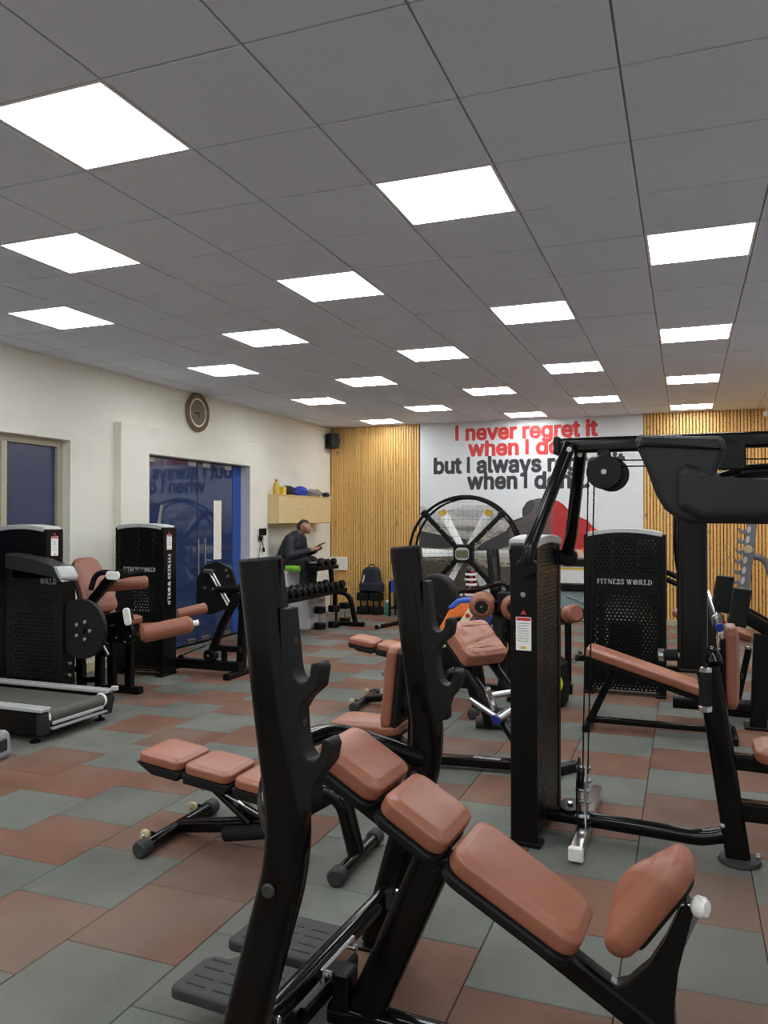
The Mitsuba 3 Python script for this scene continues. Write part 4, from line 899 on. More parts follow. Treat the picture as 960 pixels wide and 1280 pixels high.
# ---------------------------------------------------------------- left side: leg extension, treadmill, lever machine
t = thing('leg_extension_machine', 'black leg extension machine with brown backrest, shin rollers and large round cam, beside the window', 'exercise machine')
W_ = .62
with at(-5.18, 5.22, 0, 0):
    for s in (-1, 1): add('side_frame', bx(min(s * W_ / 2, s * (W_ / 2 - .06)), max(s * W_ / 2, s * (W_ / 2 - .06)), 0, .15, .02, 1.13 if s > 0 else 1.30, .006), 'panel_black', t, smooth=False)
    m = perforated(W_ - .12, 1.06, .036, .025, lambda x, z: z > .78 and x < .16 or z > .9 or z < .1); m.apply_translation([-(W_ - .12) / 2, .004, .05]); add('perforated_panel', m, 'panel_black', t, smooth=False)
    m = perforated(W_ - .12, 1.06, .036, .025); m.apply_translation([-(W_ - .12) / 2, .14, .05]); add('perforated_panel', m, 'panel_black', t, smooth=False)
    add('sloped_top', xz(smoothpoly([(-W_ / 2, 1.32), (0, 1.28), (.17, 1.235), (.27, 1.20), (W_ / 2, 1.13), (W_ / 2, 1.085), (.2, 1.125), (-W_ / 2, 1.19)], .008), -.02, .17, .012), 'black_mould', t)
    add('tip', xz(Polygon([(.22, 1.228), (.27, 1.206), (W_ / 2 + .002, 1.135), (W_ / 2 + .002, 1.09), (.27, 1.14)]), -.024, .174, .006), 'silver_plastic', t)
    serif_text('FITNESS WORLD', frame((-.26, .003, 1.065), (1, 0, 0), (0, -1, 0)), .50, .05, 'steel', t, only=(9, 10, 11, 12))
    for i in range(9): add('weight_plate', bx(-.18, .18, .04, .11, .12 + i * .05, .165 + i * .05, .003), 'black_satin', t, smooth=False)
# swinging arm plate and cam
add('arm_plate', xz(smoothpoly([(-4.94, .93), (-4.80, .88), (-4.70, .80), (-4.68, .50), (-4.94, .55)], .01), 5.30, 5.33, .004), 'black_matte', t)
cm = add('cam', tm(slab(Point(0, 0).buffer(.25, quad_segs=12), .045, .008), frame((-4.71, 5.29, .70), (1, 0, 0), (0, -1, 0))), 'black_matte', t)
for a in range(5): add('cam_bolt', bolt((-4.68 + .075 * math.cos(a * 1.257), 5.245, .69 + .075 * math.sin(a * 1.257)), (0, -1, 0), .016, .012), 'steel', cm)
add('cam_bolt', bolt((-4.68, 5.245, .69), (0, -1, 0), .024, .02), 'black_gloss', cm)
with at(M=slope((-5.13, 5.85, .99), (-.50, .10, .86), (-.25, -.96, -.03))):
    b_ = add('backrest', cushion(.56, .36, .08, .09, .03, .015, .3), 'leather_soft', t, smooth=50)
    add('backrest_shell', tm(cushion(.55, .35, .03, .09, .01, .001, .3), trimesh.transformations.translation_matrix([0, 0, -.028])), 'black_matte', b_)
with at(-4.88, 5.85, .66, 0): add('seat', cushion(.46, .36, .08, .08, .03, .012), 'leather_soft', t, smooth=50)
add('seat_base', bx(-5.08, -4.68, 5.72, 5.98, .58, .66, .01), 'black_satin', t)
add('thigh_arm', rtube([(-5.03, 5.66, .80), (-4.72, 5.66, 1.12), (-4.58, 5.66, 1.14)], .06, .08, .012, .05), 'black_satin', t)
add('arm_cap', tm(slab(Polygon(rrect(.075, .15, .03, 4)), .02, .006), frame((-4.68, 5.62, 1.12), (.8, 0, .6), (0, -1, 0.1)) @ trimesh.transformations.rotation_matrix(.9, [0, 0, 1])), 'white_plastic', t)
add('handle', tube([(-5.0, 5.70, .98), (-4.95, 5.70, 1.12), (-4.82, 5.70, 1.15), (-4.68, 5.70, 1.10)], .024, .07), 'black_foam', t)
add('handle', rod((-4.72, 5.66, 1.09), (-4.45, 5.74, 1.16), .022), 'black_foam', t)
add('thigh_roller', rod((-4.90, 5.70, 1.015), (-4.56, 5.94, 1.045), .058, .02), 'leather_soft', t)
add('shin_arm', rtube([(-4.88, 5.52, .70), (-4.42, 5.52, .80)], .07, .10, .012), 'black_satin', t)
add('arm_cap', tm(slab(Polygon(rrect(.07, .15, .028, 4)), .02, .006), frame((-4.41, 5.475, .79), (1, 0, .2), (0, -1, 0))), 'white_plastic', t)
add('roller_bracket', xz(smoothpoly([(-4.56, .76), (-4.42, .78), (-4.36, .60), (-4.44, .54), (-4.60, .56)], .01), 5.50, 5.53, .004), 'black_satin', t)
for i, (x, z) in enumerate(((-4.55, .60), (-4.46, .57), (-4.40, .62))): add('bracket_bolt', bolt((x, 5.5, z), (0, -1, 0), .01, .01), 'steel', t)
rl_ = add('shin_roller', rod((-4.34, 5.55, .63), (-4.03, 5.86, .70), .077, .03), 'leather_soft', t)
add('roller_end', rod((-4.03, 5.86, .70), (-3.99, 5.895, .71), .026), 'white_plastic', rl_)
add('rear_roller', rod((-4.36, 6.1, .74), (-4.18, 6.3, .79), .05, .012), 'leather_soft', t)
add('rear_roller', rod((-4.95, 6.16, .56), (-4.5, 6.16, .60), .06, .02), 'leather_soft', t)
for x0, x1 in ((-5.03, -4.98), (-4.80, -4.79)):
    for y in (5.62, 6.02): add('leg', rtube([(x0 - .02, y, .60), (x1 - .04, y, .03)], .075, .06, .01), 'black_satin', t)
for z, a, b in ((.26, -5.18, -5.03), (.18, -5.03, -4.81)): add('stretcher', rtube([(a, 5.62, z), (b, 5.62, z + .03)], .05, .05, .008), 'black_gloss', t)
for y in (5.62, 6.02): add('floor_rail', rtube([(-5.18, y, .035), (-4.70, y, .035)], .07, .06, .01), 'black_satin', t)
add('adjuster', [bx(-4.82, -4.70, 5.54, 5.60, .42, .54, .008)], 'black_satin', t); add('adjuster_pin', rod((-4.72, 5.53, .52), (-4.66, 5.53, .44), .014), 'steel', t)
for z in (.50, .40, .30): add('side_pin', rod((-4.87, 5.28, z - .1), (-4.84, 5.28, z - .1), .016), 'steel', t)

t = thing('treadmill', 'treadmill with dark belt and silver side rails at the left edge', 'treadmill')
TX0, TX1, TY0, TY1 = -5.86, -4.30, 4.40, 5.17
add('belt', bx(TX0 + .1, TX1 - .015, TY0 + .09, TY1 - .075, .155, .205, .02), 'belt', t)
mat('belt', (58, 58, 54), .6, .35, tex=lambda p, n, uv: mi.Color3f(*lin(80, 79, 72)) * (.8 + .35 * fbm(p.x * 1.5, p.y * 9, 1.0, 3) + .1 * noise(p.x * 200, p.y * 200, 1.0)))
add('rear_roller', rod((TX1 - .05, TY0 + .085, .175), (TX1 - .05, TY1 - .07, .175), .048, .006), 'belt', t)
for a, b in ((TY0, TY0 + .10), (TY1 - .085, TY1)):
    r_ = add('side_rail', bx(TX0, TX1, a, b, .225, .255, .006), 'silver_plastic', t, smooth=False)
    add('rail_groove', bx(TX0, TX1 - .004, a + .03, a + .036, .2545, .2556), 'steel', r_, smooth=False); add('rail_groove', bx(TX0, TX1 - .004, a + .06, a + .066, .2545, .2556), 'steel', r_, smooth=False)
    add('frame_beam', bx(TX0, TX1 - .01, a + .012, b - .012, .06, .225, .01), 'black_satin', t)
    s_ = a + .088 if a < 4.5 else a - .003
    add('roller_cap', rod((TX1 - .05, s_ - .012, .175), (TX1 - .05, s_ + .012, .175), .056, .008), 'white_plastic', t)
    add('end_cap', xz(smoothpoly([(TX1 - .05, .06), (TX1 - .012, .06), (TX1 + .004, .14), (TX1 - .006, .215), (TX1 - .05, .215)], .006), a + .006, b - .006, .006), 'black_mould', t)
    add('levelling_foot', lathe([(0, 0), (.035, 0), (.035, .01), (.012, .016), (.012, .065), (0, .065)], 16) if False else tm(lathe([(0, 0), (.038, 0), (.038, .012), (.012, .018), (.012, .068), (0, .068)], 16), trimesh.transformations.translation_matrix([TX1 - .10, (a + b) / 2, 0])), 'black_satin', t)
add('rear_cover', bx(TX1 - .03, TX1 + .02, TY0 + .10, TY1 - .09, .085, .10, .004), 'grey_plastic', t); add('rear_cover', bx(TX1 - .02, TX1 - .004, TY0 + .12, TY1 - .11, .115, .14, .004), 'silver_plastic', t)
add('rail_tip', bx(TX1 - .01, TX1 + .04, TY1 - .03, TY1 + .015, .238, .275, .006), 'silver_plastic', t)
for y in (TY0 + .05, TY1 - .04): add('upright', rtube([(TX0 + .08, y, .2), (TX0 + .10, y, 1.25)], .08, .05, .012), 'black_satin', t)
add('console', bx(TX0 + .04, TX0 + .22, TY0, TY1, 1.22, 1.34, .02), 'black_mould', t)
t = thing('aerobic_step', 'grey moulded plastic step block at the lower left beside the treadmill corner', 'step')
with at(-4.36, 3.93, 0, 12):
    add('body', xz(smoothpoly([(-.45, 0), (.10, 0), (.12, .03), (.11, .16), (.08, .185), (-.45, .185)], .012), 0, .17, .014), 'grey_plastic', t)
    add('side_recess', yz(smoothpoly([(.05, .06), (.12, .06), (.12, .14), (.05, .14)], .01), .105, .121, .004), 'black_mould', t)
    add('edge_bead', rod((-.45, .005, .182), (.09, .005, .182), .008), 'silver_plastic', t)
    for x in (-.03, .05): add('stud', bolt((x, .05, .184), (0, 0, 1), .010, .006), 'wheel_cream', t)

t = thing('lever_press_machine', 'black lever machine with rounded dark cam plate and chrome rods by the blue door', 'exercise machine')
with at(-4.62, 7.15, 0, 0):
    pl_ = smoothpoly([(-.24, .74), (-.23, .98), (-.14, 1.13), (.02, 1.18), (.20, 1.10), (.24, .95), (.20, .70), (-.06, .61), (-.18, .62)], .05)
    add('cam_plate', xz(pl_, -.03, .015, .012), 'black_matte', t)
    for x0, z0, x1, z1 in ((-.05, 1.06, .22, .70), (-.02, 1.075, .26, .70)): add('chrome_rod', rod((x0, -.06, z0), (x1, -.10, z1), .012), 'chrome', t)
    add('rod_head', bx(-.11, .01, -.09, -.03, 1.05, 1.09, .006), 'steel', t)
    for x, z in ((.14, 1.08), (.16, 1.02), (-.12, .89), (-.02, .88), (.03, .90)): add('plate_bolt', bolt((x, -.03, z), (0, -1, 0), .016, .015), 'steel', t)
    add('pivot_shaft', rod((.05, -.08, .88), (.34, -.08, .90), .04), 'black_satin', t)
    add('swing_arm', rtube([(.0, -.1, .21), (.14, -.1, .52), (.32, -.1, .84)], .07, .075, .015), 'black_satin', t)
    add('post', rtube([(.30, 0, .05), (.36, 0, 1.2)], .09, .09, .02), 'black_satin', t)
    add('pivot', rod((.0, -.15, .20), (.0, -.05, .20), .065), 'black_satin', t); add('pivot_bolt', bolt((0, -.15, .20), (0, -1, 0), .014, .012), 'steel', t)
    add('cable', tube([(-.33, -.1, .19), (-.05, -.1, .30)], .006, n=6), 'black_satin', t)
    add('pulley', rod((-.36, -.12, .14), (-.36, -.08, .14), .045), 'black_satin', t)
    add('floor_rail', rtube([(-.58, -.1, .10), (.36, -.1, .10)], .08, .10, .012), 'black_satin', t)
    add('upper_rail', rtube([(.0, -.1, .28), (.36, -.1, .28)], .06, .06, .012), 'black_satin', t)
    add('strut', rtube([(.16, -.1, .14), (.16, -.1, .26)], .05, .05, .008), 'black_satin', t)
    add('foot', rtube([(.32, -.32, .03), (.32, .25, .03)], .07, .06, .01), 'black_satin', t); add('foot', rtube([(-.54, -.06, .03), (-.54, .3, .03)], .07, .06, .01), 'black_satin', t)

# ---------------------------------------------------------------- centre: benches, hyperextension bench, leg curl rollers, spin bike
t = thing('upright_bench', 'small brown upright bench with a tall straight backrest, behind the far bench upright', 'weight bench')
with at(-1.83, 4.55, .315, 0): add('seat', cushion(.45, .30, .07, .07, .028, .01), 'leather', t, smooth=50)
add('seat_tray', bx(-2.0, -1.62, 4.43, 4.67, .285, .315, .008), 'black_matte', t)
with at(M=slope((-1.625, 4.55, .60), (.10, 0, .99), (0, 1, 0))):
    add('backrest', tm(cushion(.50, .30, .075, .045, .03, .01), trimesh.transformations.rotation_matrix(0, [0, 0, 1])), 'leather', t, smooth=50)
    add('backrest_board', bx(-.23, .22, -.13, .13, -.035, 0, .008), 'black_matte', t)
add('post', rtube([(-1.52, 4.55, .84), (-1.55, 4.55, .05)], .07, .07, .012), 'black_satin', t)
for z in (.72, .45): add('bracket', bx(-1.60, -1.50, 4.50, 4.60, z - .03, z + .03, .006), 'black_satin', t)
add('seat_post', rtube([(-1.72, 4.55, .30), (-1.56, 4.55, .22)], .06, .06, .01), 'black_satin', t)
add('floor_rail', rtube([(-1.55, 4.55, .05), (-1.55, 4.95, .05), (-.95, 5.02, .05)], .08, .06, .012, .05), 'black_gloss', t)
w_ = add('wheel', rod((-1.40, 4.44, .035), (-1.36, 4.43, .035), .034, .008), 'wheel_cream', t); add('wheel_bracket', bx(-1.44, -1.405, 4.40, 4.56, .02, .06, .004), 'black_satin', w_)
add('rail_pad', bx(-1.28, -1.1, 4.95, 5.03, .078, .09, .003), 'steel', t)
with at(-2.62, 6.40, 0, 4):
    tb = adjustable_bench('second adjustable bench with brown pads, standing further back near the middle', math.radians(-9), short=True)
# raise its pads a little: it is set one notch higher
for k in list(scene):
    if k.startswith(tb + '__') and any(s in k for s in ('__pad', '__seat', '__backbone')):
        scene[k]['to_world'] = ST(trimesh.transformations.translation_matrix([0, 0, .15]))
add('rise_post', rtube([(-2.25, 6.43, .13), (-2.22, 6.43, .46)], .06, .06, .01), 'black_satin', tb)

t = thing('hyperextension_bench', 'hyperextension bench with a creased brown hip pad on two black sloping rails', 'exercise bench')
d_ = np.array([.637, -.478, -.605]); h_ = np.array([.6, .8, 0]); n_ = np.cross(h_, d_); n_ = n_ if n_[2] > 0 else -n_
pc = np.array([-1.415, 5.45, .70])
def creased(m):
    m = m.subdivide_to_size(.018); v = m.vertices.copy(); q = v * [7, 5, 4]; up = np.clip((v[:, 2] - .06) / .05, 0, 1)
    v[:, 2] += up * .022 * (meshkit.fbm(q + [3, 1, 2], 3, 4) - .5) - up * .010 * np.exp(-((v[:, 0] - .04 + .25 * v[:, 1]) / .012) ** 2)
    return trimesh.Trimesh(v, m.faces, process=False)
def bump_fold(p, n, uv): return fbm(p.x * 14, p.y * 14, p.z * 14, 3)
mat('leather_creased', (152, 100, 80), .36, .5, bump=(bump_fold, .02, 4e-3))
Mp = np.eye(4); Mp[:3, 0] = d_; Mp[:3, 1] = h_ if np.dot(np.cross(d_, h_), n_) > 0 else -h_; Mp[:3, 2] = n_; Mp[:3, 3] = pc
with at(M=Mp):
    pd_ = add('hip_pad', creased(cushion(.34, .36, .12, .04, .024, .005)), 'leather_creased', t, smooth=True)
    for u_s in (.105, -.105): add('seam', tube([(u_s, y_, .1205 + .003 * (1 - (y_ / .15) ** 2)) for y_ in np.linspace(-.15, .15, 7)], .0025, n=6), 'leather', pd_)
    for s in (-.12, .12): add('rail', rod((-.18, s, -.035), (.92, s, -.035), .032), 'black_gloss', t)
    add('pad_board', bx(-.16, .16, -.17, .17, -.015, 0, .004), 'black_matte', t)
    add('cross_rung', rod((.40, -.14, -.035), (.40, .14, -.035), .024), 'chrome', t)
    add('horn', rod((.52, -.13, -.03), (.45, -.22, .12), .02), 'chrome', t)
pe = pc + d_ * .95
add('base_foot', rtube([pe * [1, 1, 0] + [-.15, -.2, .03], pe * [1, 1, 0] + [.15, .2, .03]], .07, .06, .012), 'black_satin', t)
add('rear_strut', rtube([pc + [.02, .05, -.08], (-1.42, 5.95, .05)], .06, .06, .012), 'black_satin', t)
add('rear_foot', tube([(-1.52, 5.98, .045), (-1.22, 6.02, .045)], .045, n=16), 'rubber_cap', t)
add('foot_bar', rod((-1.33, 5.06, .43), (-1.13, 5.02, .335), .018), 'chrome', t)
sl = add('plate_sleeve', rod((-1.135, 5.0, .33), (-1.02, 5.25, .40), .031), 'chrome', t); add('sleeve_cap', rod((-1.141, 4.985, .326), (-1.135, 5.0, .33), .034, .004), 'blue_cap', sl)
t = thing('leg_curl_machine', 'machine with two brown foam rollers on a black cross arm behind the hip pad', 'exercise machine')
for x, y in ((-1.47, 5.95), (-1.22, 5.95)):
    r_ = add('roller', rod((x, y, .94), (x - .06, y + .30, .94), .098, .03, 26), 'leather', t); add('roller_cap', rod((x + .002, y - .012, .94), (x, y, .94), .05, .006), 'black_matte', r_); add('cap_bolt', bolt((x + .002, y - .012, .94), (.2, -1, 0), .008, .006), 'chrome', r_)
add('cross_arm', rtube([(-1.46, 6.1, .94), (-1.12, 6.1, .94)], .05, .07, .012), 'black_gloss', t)
add('arm_block', bx(-1.36, -1.25, 6.0, 6.12, .90, 1.05, .01), 'black_satin', t)
add('handle_loop', tube([(-1.72, 6.2, 1.03), (-1.55, 6.2, 1.05), (-1.42, 6.2, 1.10), (-1.32, 6.2, 1.11), (-1.30, 6.2, .98)], .02, .06), 'black_gloss', t)
add('post', rtube([(-1.30, 6.14, .95), (-1.22, 6.3, .05)], .08, .08, .015), 'black_satin', t)
add('tall_post', rtube([(-1.52, 6.55, 1.36), (-1.43, 6.45, .60)], .10, .08, .02), 'black_gloss', t); add('tall_post', rtube([(-1.34, 6.6, 1.36), (-1.25, 6.5, .60)], .10, .08, .02), 'black_gloss', t)
add('base', rtube([(-1.45, 6.35, .04), (-.95, 6.35, .04)], .08, .07, .012), 'black_satin', t)
add('base', rtube([(-1.22, 6.2, .04), (-1.22, 6.7, .04)], .08, .07, .012), 'black_satin', t)
add('post', rtube([(-1.36, 6.48, .70), (-1.22, 6.6, .05)], .07, .07, .015), 'black_satin', t)
mat('bike_orange', (236, 116, 44), .4, coat=.4); mat('bike_blue', (44, 84, 176), .4, coat=.4); mat('bike_navy', (34, 44, 110), .4, coat=.3); mat('bike_cream', (222, 214, 178), .45); mat('lime', (206, 222, 40), .5)
t = thing('spin_bike', 'spin bike with orange, blue and cream body behind the creased pad', 'exercise bike')
with at(0, 7.2, 0, 0):
    add('shroud', xz(smoothpoly([(-2.22, .50), (-2.16, .62), (-2.08, .76), (-1.98, .84), (-1.82, .855), (-1.76, .80), (-1.88, .755), (-1.96, .70), (-2.04, .68), (-2.10, .56)], .012), -.05, .05, .02), 'bike_orange', t)
    add('top_cover', xz(smoothpoly([(-2.10, .78), (-2.0, .87), (-1.84, .885), (-1.78, .84), (-1.96, .825), (-2.04, .765)], .012), -.056, .056, .018), 'bike_blue', t)
    add('fork', xz(smoothpoly([(-2.14, .40), (-2.02, .46), (-1.92, .60), (-1.80, .78), (-1.88, .80), (-1.97, .66), (-2.10, .56), (-2.18, .48)], .01), -.075, -.045, .01), 'bike_cream', t)
    add('frame', xz(smoothpoly([(-2.0, .50), (-1.74, .78), (-1.66, .70), (-1.80, .40), (-1.96, .36)], .02), -.03, .03, .015), 'bike_navy', t)
    add('fork_bolt', bolt((-1.89, -.075, .72), (0, -1, 0), .022, .008), 'red_print', t)
    add('flywheel', rod((-2.05, -.03, .26), (-2.05, .03, .26), .24, .012, 36), 'black_satin', t)
    for x in (-2.15, -1.45): add('floor_foot', rtube([(x, -.28, .035), (x, .28, .035)], .06, .07, .01), 'black_satin', t)
    add('lower_beam', rtube([(-2.15, 0, .06), (-1.45, 0, .06)], .05, .06, .01), 'black_satin', t); add('seat_tube', rtube([(-1.6, 0, .06), (-1.52, 0, .92)], .05, .05, .01), 'black_satin', t)
    add('main_tube', rtube([(-1.75, 0, .62), (-1.56, 0, .40)], .05, .05, .01), 'bike_navy', t)
    add('saddle', slab(Polygon(rrect(.26, .17, .06, 4)), .05, .015) if False else tm(slab(Polygon(rrect(.26, .17, .06, 4)), .05, .015), trimesh.transformations.translation_matrix([-1.52, 0, .92])), 'black_matte', t)
    add('reflector', bx(-2.27, -2.225, -.02, .02, .56, .64, .006), 'lime', t); add('mount', bx(-2.24, -2.13, -.012, .012, .55, .60, .004), 'black_satin', t)
GK = 'black sandbags with yellow trim'
for i, (x, y, z, nm) in enumerate(((-1.12, 6.95, .0, 'black exercise bag with lime ring trim lying on the floor by the sloping rails'), (-1.50, 7.75, .0, 'upright black exercise bag with yellow trim behind the sloping rails'))):
    t = thing('sandbag', nm, 'sandbag', None)
    with at(x, y, z, 20):
        H = .42 if i == 0 else .62
        add('bag', lathe([(0, 0), (.13, 0), (.17, .04), (.18, H * .4), (.17, H - .05), (.12, H), (0, H)], 20), 'black_matte', t)
        add('band', lathe([(.178, H * .55), (.186, H * .56), (.186, H * .64), (.178, H * .65)], 20) if i else tm(ring(.09, .018, 0, 24), frame((-.02, -.178, H * .52), (1, 0, 0), (0, -1, .1))), 'lime' if i == 0 else 'yellow_print', t)
        add('strap', tube([(-.08, 0, H), (-.06, 0, H + .06), (.06, 0, H + .06), (.08, 0, H)], .014, .04), 'yellow_print' if i else 'black_satin', t)
t = thing('cross_trainer', 'dark cross trainer with rounded shroud before the fan, left of the striped plates', 'exercise machine')
with at(-2.86, 9.3, 0, 0):
    add('shroud', xz(affinity.scale(Point(0, .62).buffer(.30, quad_segs=10), .95, 1.1), -.11, .11, .05), 'black_matte', t, smooth=50)
    add('base_rail', rtube([(-.35, 0, .05), (.75, 0, .05)], .09, .08, .012), 'black_satin', t)
    add('neck', rtube([(0, 0, .05), (0, 0, .40)], .12, .10, .02), 'black_satin', t)
    for x in (-.33, .73): add('foot', rtube([(x, -.26, .03), (x, .26, .03)], .06, .06, .01), 'black_satin', t)
    for s in (-.16, .16): add('pedal_arm', rtube([(.05, s, .45), (.65, s, .24)], .05, .05, .01), 'black_satin', t); add('pedal', bx(.5, .8, s - .07, s + .07, .265, .30, .01), 'rubber_cap', t)
# striped stack of small plates on a stand
GS = 'striped plates piled on the black stand'
t = thing('plate_stand', 'thin black round stand under the striped plates, before the fan', 'stand')
with at(-2.63, 10.0, 0):
    add('top', lathe([(0, .59), (.24, .59), (.25, .60), (.24, .62), (0, .62)], 28), 'black_satin', t); add('post', rod((0, 0, .02), (0, 0, .59), .03), 'black_satin', t); add('foot', lathe([(0, 0), (.18, 0), (.18, .02), (0, .03)], 24), 'black_satin', t)
mat('disc_white', (226, 222, 220), .5)
for i in range(5):
    t = thing('small_weight', f'white rimmed red and black plate, {["lowest", "second from the bottom", "middle", "second from the top", "topmost"][i]} of the striped pile', 'weight plate', GS)
    with at(-2.61 + .006 * ((i * 7) % 3 - 1), 10.0, .621 + i * .066):
        add('rim', lathe([(0, 0), (.072, 0), (.075, .004), (.075, .026), (.07, .03), (0, .03)], 24), 'disc_white', t)
        add('core', lathe([(0, .03), (.06, .03), (.062, .045), (.06, .0655), (0, .0655)], 24), 'black_matte', t)
        add('inset', tm(bx(-.03, .01, -.068, -.05, .036, .062, .003), trimesh.transformations.rotation_matrix(.2 * i, [0, 0, 1])), 'red_print', t)
t = thing('small_weight', 'short white and red weight beside the striped pile on the stand', 'weight plate')
with at(-2.76, 9.97, .621): add('rim', lathe([(0, 0), (.05, 0), (.05, .03), (0, .03)], 20), 'disc_white', t); add('core', lathe([(0, .03), (.045, .03), (.045, .08), (.02, .09), (0, .09)], 20), 'red_print', t)
t = thing('floor_bar', 'black bar lying on the floor beyond the second adjustable bench', 'bar')
add('bar', rod((-4.25, 10.80, .03), (-4.05, 11.75, .03), .03), 'black_satin', t); add('collar', rod((-4.248, 10.84, .03), (-4.24, 10.88, .03), .042, .004), 'steel', t)

# ---------------------------------------------------------------- storage frame between the two towers, machines at the back right
t = thing('open_rack', 'black open frame with pale panels seen between the narrow tower and the lettered tower', 'rack')
for x in (-1.38, -.88): add('post', rtube([(x, 9.0, 0), (x, 9.0, 1.16)], .05, .05, .008), 'black_satin', t)
for z in (.58, .86, 1.14): add('shelf', bx(-1.36, -.90, 8.96, 9.30, z - .035, z + .035, .006), 'black_satin', t)
for x in (-1.38, -.88): add('post', rtube([(x, 9.28, 0), (x, 9.28, 1.16)], .05, .05, .008), 'black_satin', t)
t = thing('storage_crate', 'white crate on the upper shelf of the black frame between the towers', 'crate'); add('body', bx(-1.32, -.94, 9.0, 9.24, .896, 1.09, .008), 'white_plastic', t); add('band', bx(-1.31, -.95, 8.995, 9.0, 1.05, 1.075, .001), 'yellow_print', t)
mat('pale_teal', (128, 150, 148), .4)
t = thing('storage_crate', 'pale teal crate on the lower shelf of the black frame between the towers', 'crate'); add('body', bx(-1.32, -.94, 9.0, 9.24, .616, .81, .008), 'pale_teal', t); add('band', rod((-1.25, 8.995, .76), (-1.0, 8.995, .66), .009), 'steel', t)
t = thing('leg_press_roller', 'brown foam roller with dark strap on a black arm between the two towers', 'roller')
rr = add('roller', rod((-1.10, 7.55, .70), (-.93, 7.35, .76), .085, .02), 'leather', t); add('strap', rod((-1.045, 7.485, .719), (-1.01, 7.444, .732), .0875, .004), 'black_matte', rr)
add('roller_end', rod((-1.15, 7.61, .68), (-1.10, 7.55, .70), .075, .02), 'rubber_cap', rr)
add('arm', rod((-1.02, 7.45, .70), (-1.02, 7.45, .1), .03), 'black_satin', t); add('base', rtube([(-1.30, 7.45, .05), (-.98, 7.45, .05)], .08, .08, .015), 'black_gloss', t)

t = thing('plate_loaded_machine', 'black plate loaded machine with two thick black posts at the right edge', 'exercise machine')
for x, z, y in ((.295, 1.125, 7.15), (.405, 1.05, 6.85)):
    add('pad_post', sweep(dens([(x + .01, y, z), (x - .03, y, z - .28)]), rrect(.135, .12, .02, 4), (0, 1, 0)), 'black_foam', t)
    add('post_top', tm(slab(Polygon(rrect(.135, .12, .02, 4)), .02, .006), slope((x + .01, y, z - .004), (1, 0, -.1))), 'black_matte', t)
    add('arm', rtube([(x + .02, y, z - .2), (x + .55, y, z - .50)], .09, .10, .015), 'black_gloss', t)
add('post', rtube([(.55, 6.75, .72), (.52, 6.75, .02)], .12, .10, .02), 'black_satin', t); add('post_foot', bx(.42, .62, 6.65, 6.85, 0, .022, .004), 'black_satin', t)
add('cross_tube', rtube([(-.1, 6.78, .15), (.47, 6.78, .15)], .10, .10, .03), 'black_satin', t)
add('support_plate', xz(smoothpoly([(.12, .40), (.20, .40), (.24, .78), (.22, .82), (.15, .74)], .01), 6.9, 6.95, .004), 'black_matte', t)
add('rear_post', rtube([(.92, 7.0, .02), (.92, 7.0, .75)], .1, .1, .02), 'black_satin', t); add('rear_foot', rtube([(.2, 7.1, .03), (.95, 7.1, .03)], .08, .06, .01), 'black_satin', t)
sl = add('plate_sleeve', rod((.245, 6.72, .77), (.17, 7.35, .98), .032), 'chrome', t); add('sleeve_collar', rod((.235, 6.84, .81), (.23, 6.89, .826), .05, .008), 'chrome', sl); add('sleeve_cap', rod((.247, 6.70, .765), (.245, 6.72, .77), .035, .004), 'blue_cap', sl)
add('stand_leg', rtube([(.49, 7.3, .52), (.40, 7.3, .06)], .05, .05, .01), 'black_satin', t); add('stand_cap', rod((.49, 7.3, .52), (.495, 7.3, .545), .032), 'steel', t); add('leg_cap', bx(.36, .46, 7.24, 7.36, .0, .06, .01), 'steel', t)
add('brown_pad', tm(cushion(.34, .26, .08, .05, .03, .01), slope((.36, 7.6, .60), (1, 0, -.35))), 'leather', t); add('pad_strut', rtube([(.36, 7.6, .58), (.36, 7.3, .30), (.44, 7.25, .3)], .05, .05, .01), 'black_satin', t)
add('sticker', bx(.245, .285, 6.90, 6.902, .62, .78), 'paper', t, smooth=False); add('heading', bx(.24, .30, 6.898, 6.90, .775, .80), 'red_print', t, smooth=False)
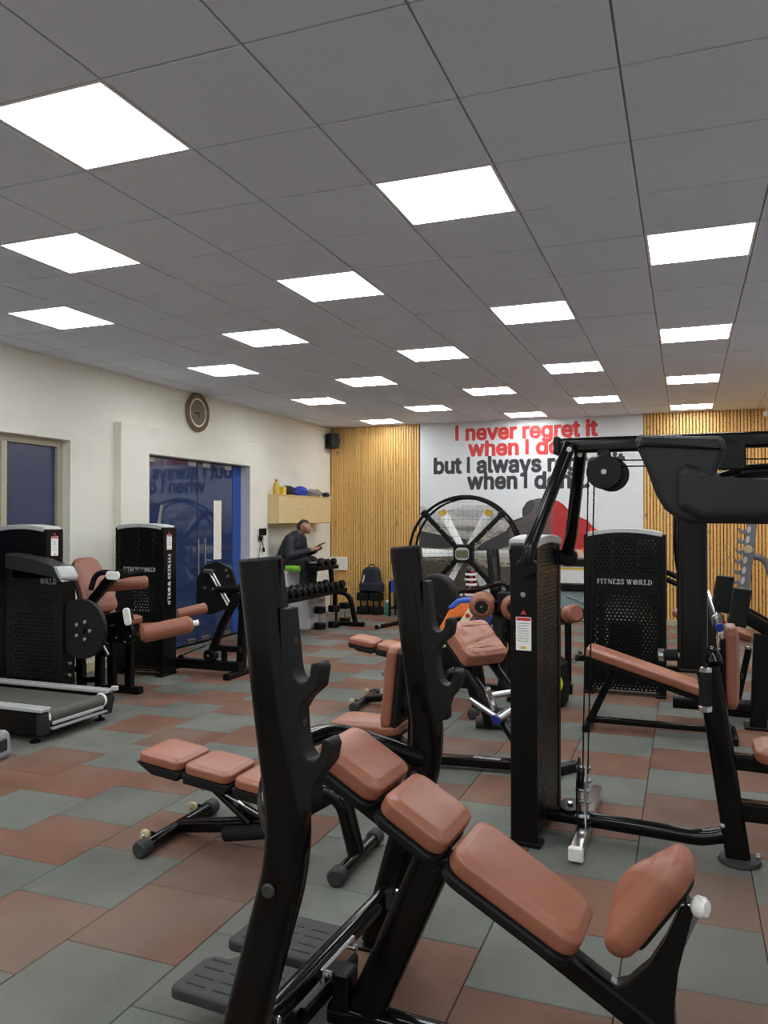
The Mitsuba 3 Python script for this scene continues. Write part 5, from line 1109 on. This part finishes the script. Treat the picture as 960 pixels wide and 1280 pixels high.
t = thing('smith_rack', 'grey rack upright with a row of bar hooks before the slats on the right', 'rack')
mat('rack_grey', (104, 108, 114), .45, .5)
up = [(.78, 1.75), (.90, 1.75), (.72, .04), (.58, .04)]
add('upright', xz(Polygon(up), 11.45, 11.55, .006), 'rack_grey', t)
for i in range(8):
    z = .66 + i * .135; x = .58 + (z - .04) * .117
    h_ = add('hook', xz(smoothpoly([(x + .01, z + .055), (x + .005, z + .01), (x - .05, z - .005), (x - .085, z + .03), (x - .10, z + .025), (x - .08, z - .035), (x - .02, z - .05), (x + .01, z - .05)], .006), 11.46, 11.54, .003), 'rack_grey', t)
    add('hook_insert', xz(affinity.rotate(affinity.scale(Point(x + .035, z + .01).buffer(.04, quad_segs=6), .62, 1.25), -10), 11.435, 11.45, .003), 'cap_grey', h_)
add('side_arm', tube([(.78, 11.5, 1.14), (.98, 11.5, 1.10), (1.12, 11.5, .62), (1.14, 11.5, .03)], .045, .14), 'rack_grey', t)
add('foot', rtube([(.55, 11.5, .03), (1.25, 11.5, .03)], .09, .06, .01), 'rack_grey', t)
br = add('bar', rod((.74, 11.42, 1.235), (.74, 10.95, 1.235), .032), 'steel', t); add('bar_cap', rod((.74, 10.95, 1.235), (.74, 10.94, 1.235), .05, .004), 'wheel_cream', br)
t = thing('press_bench', 'low brown padded machine arm on black tubes behind the lettered tower on the right', 'exercise machine')
add('arm', rod((.08, 8.9, .86), (-.30, 8.9, 1.02), .028), 'black_gloss', t); add('arm', rod((.08, 9.0, .93), (-.30, 9.0, 1.09), .028), 'black_gloss', t)
add('pad', tm(cushion(.4, .3, .08, .05, .03, .01), slope((.05, 8.9, .55), (1, 0, -.3))), 'leather', t)
add('post', rtube([(.05, 8.95, .02), (.05, 8.95, .92)], .08, .08, .012), 'black_satin', t); add('foot', rtube([(-.3, 8.95, .03), (.35, 8.95, .03)], .08, .06, .01), 'black_satin', t)
add('handle', rod((-.12, 7.9, .77), (.08, 7.9, .80), .05), 'black_satin', t) if False else None
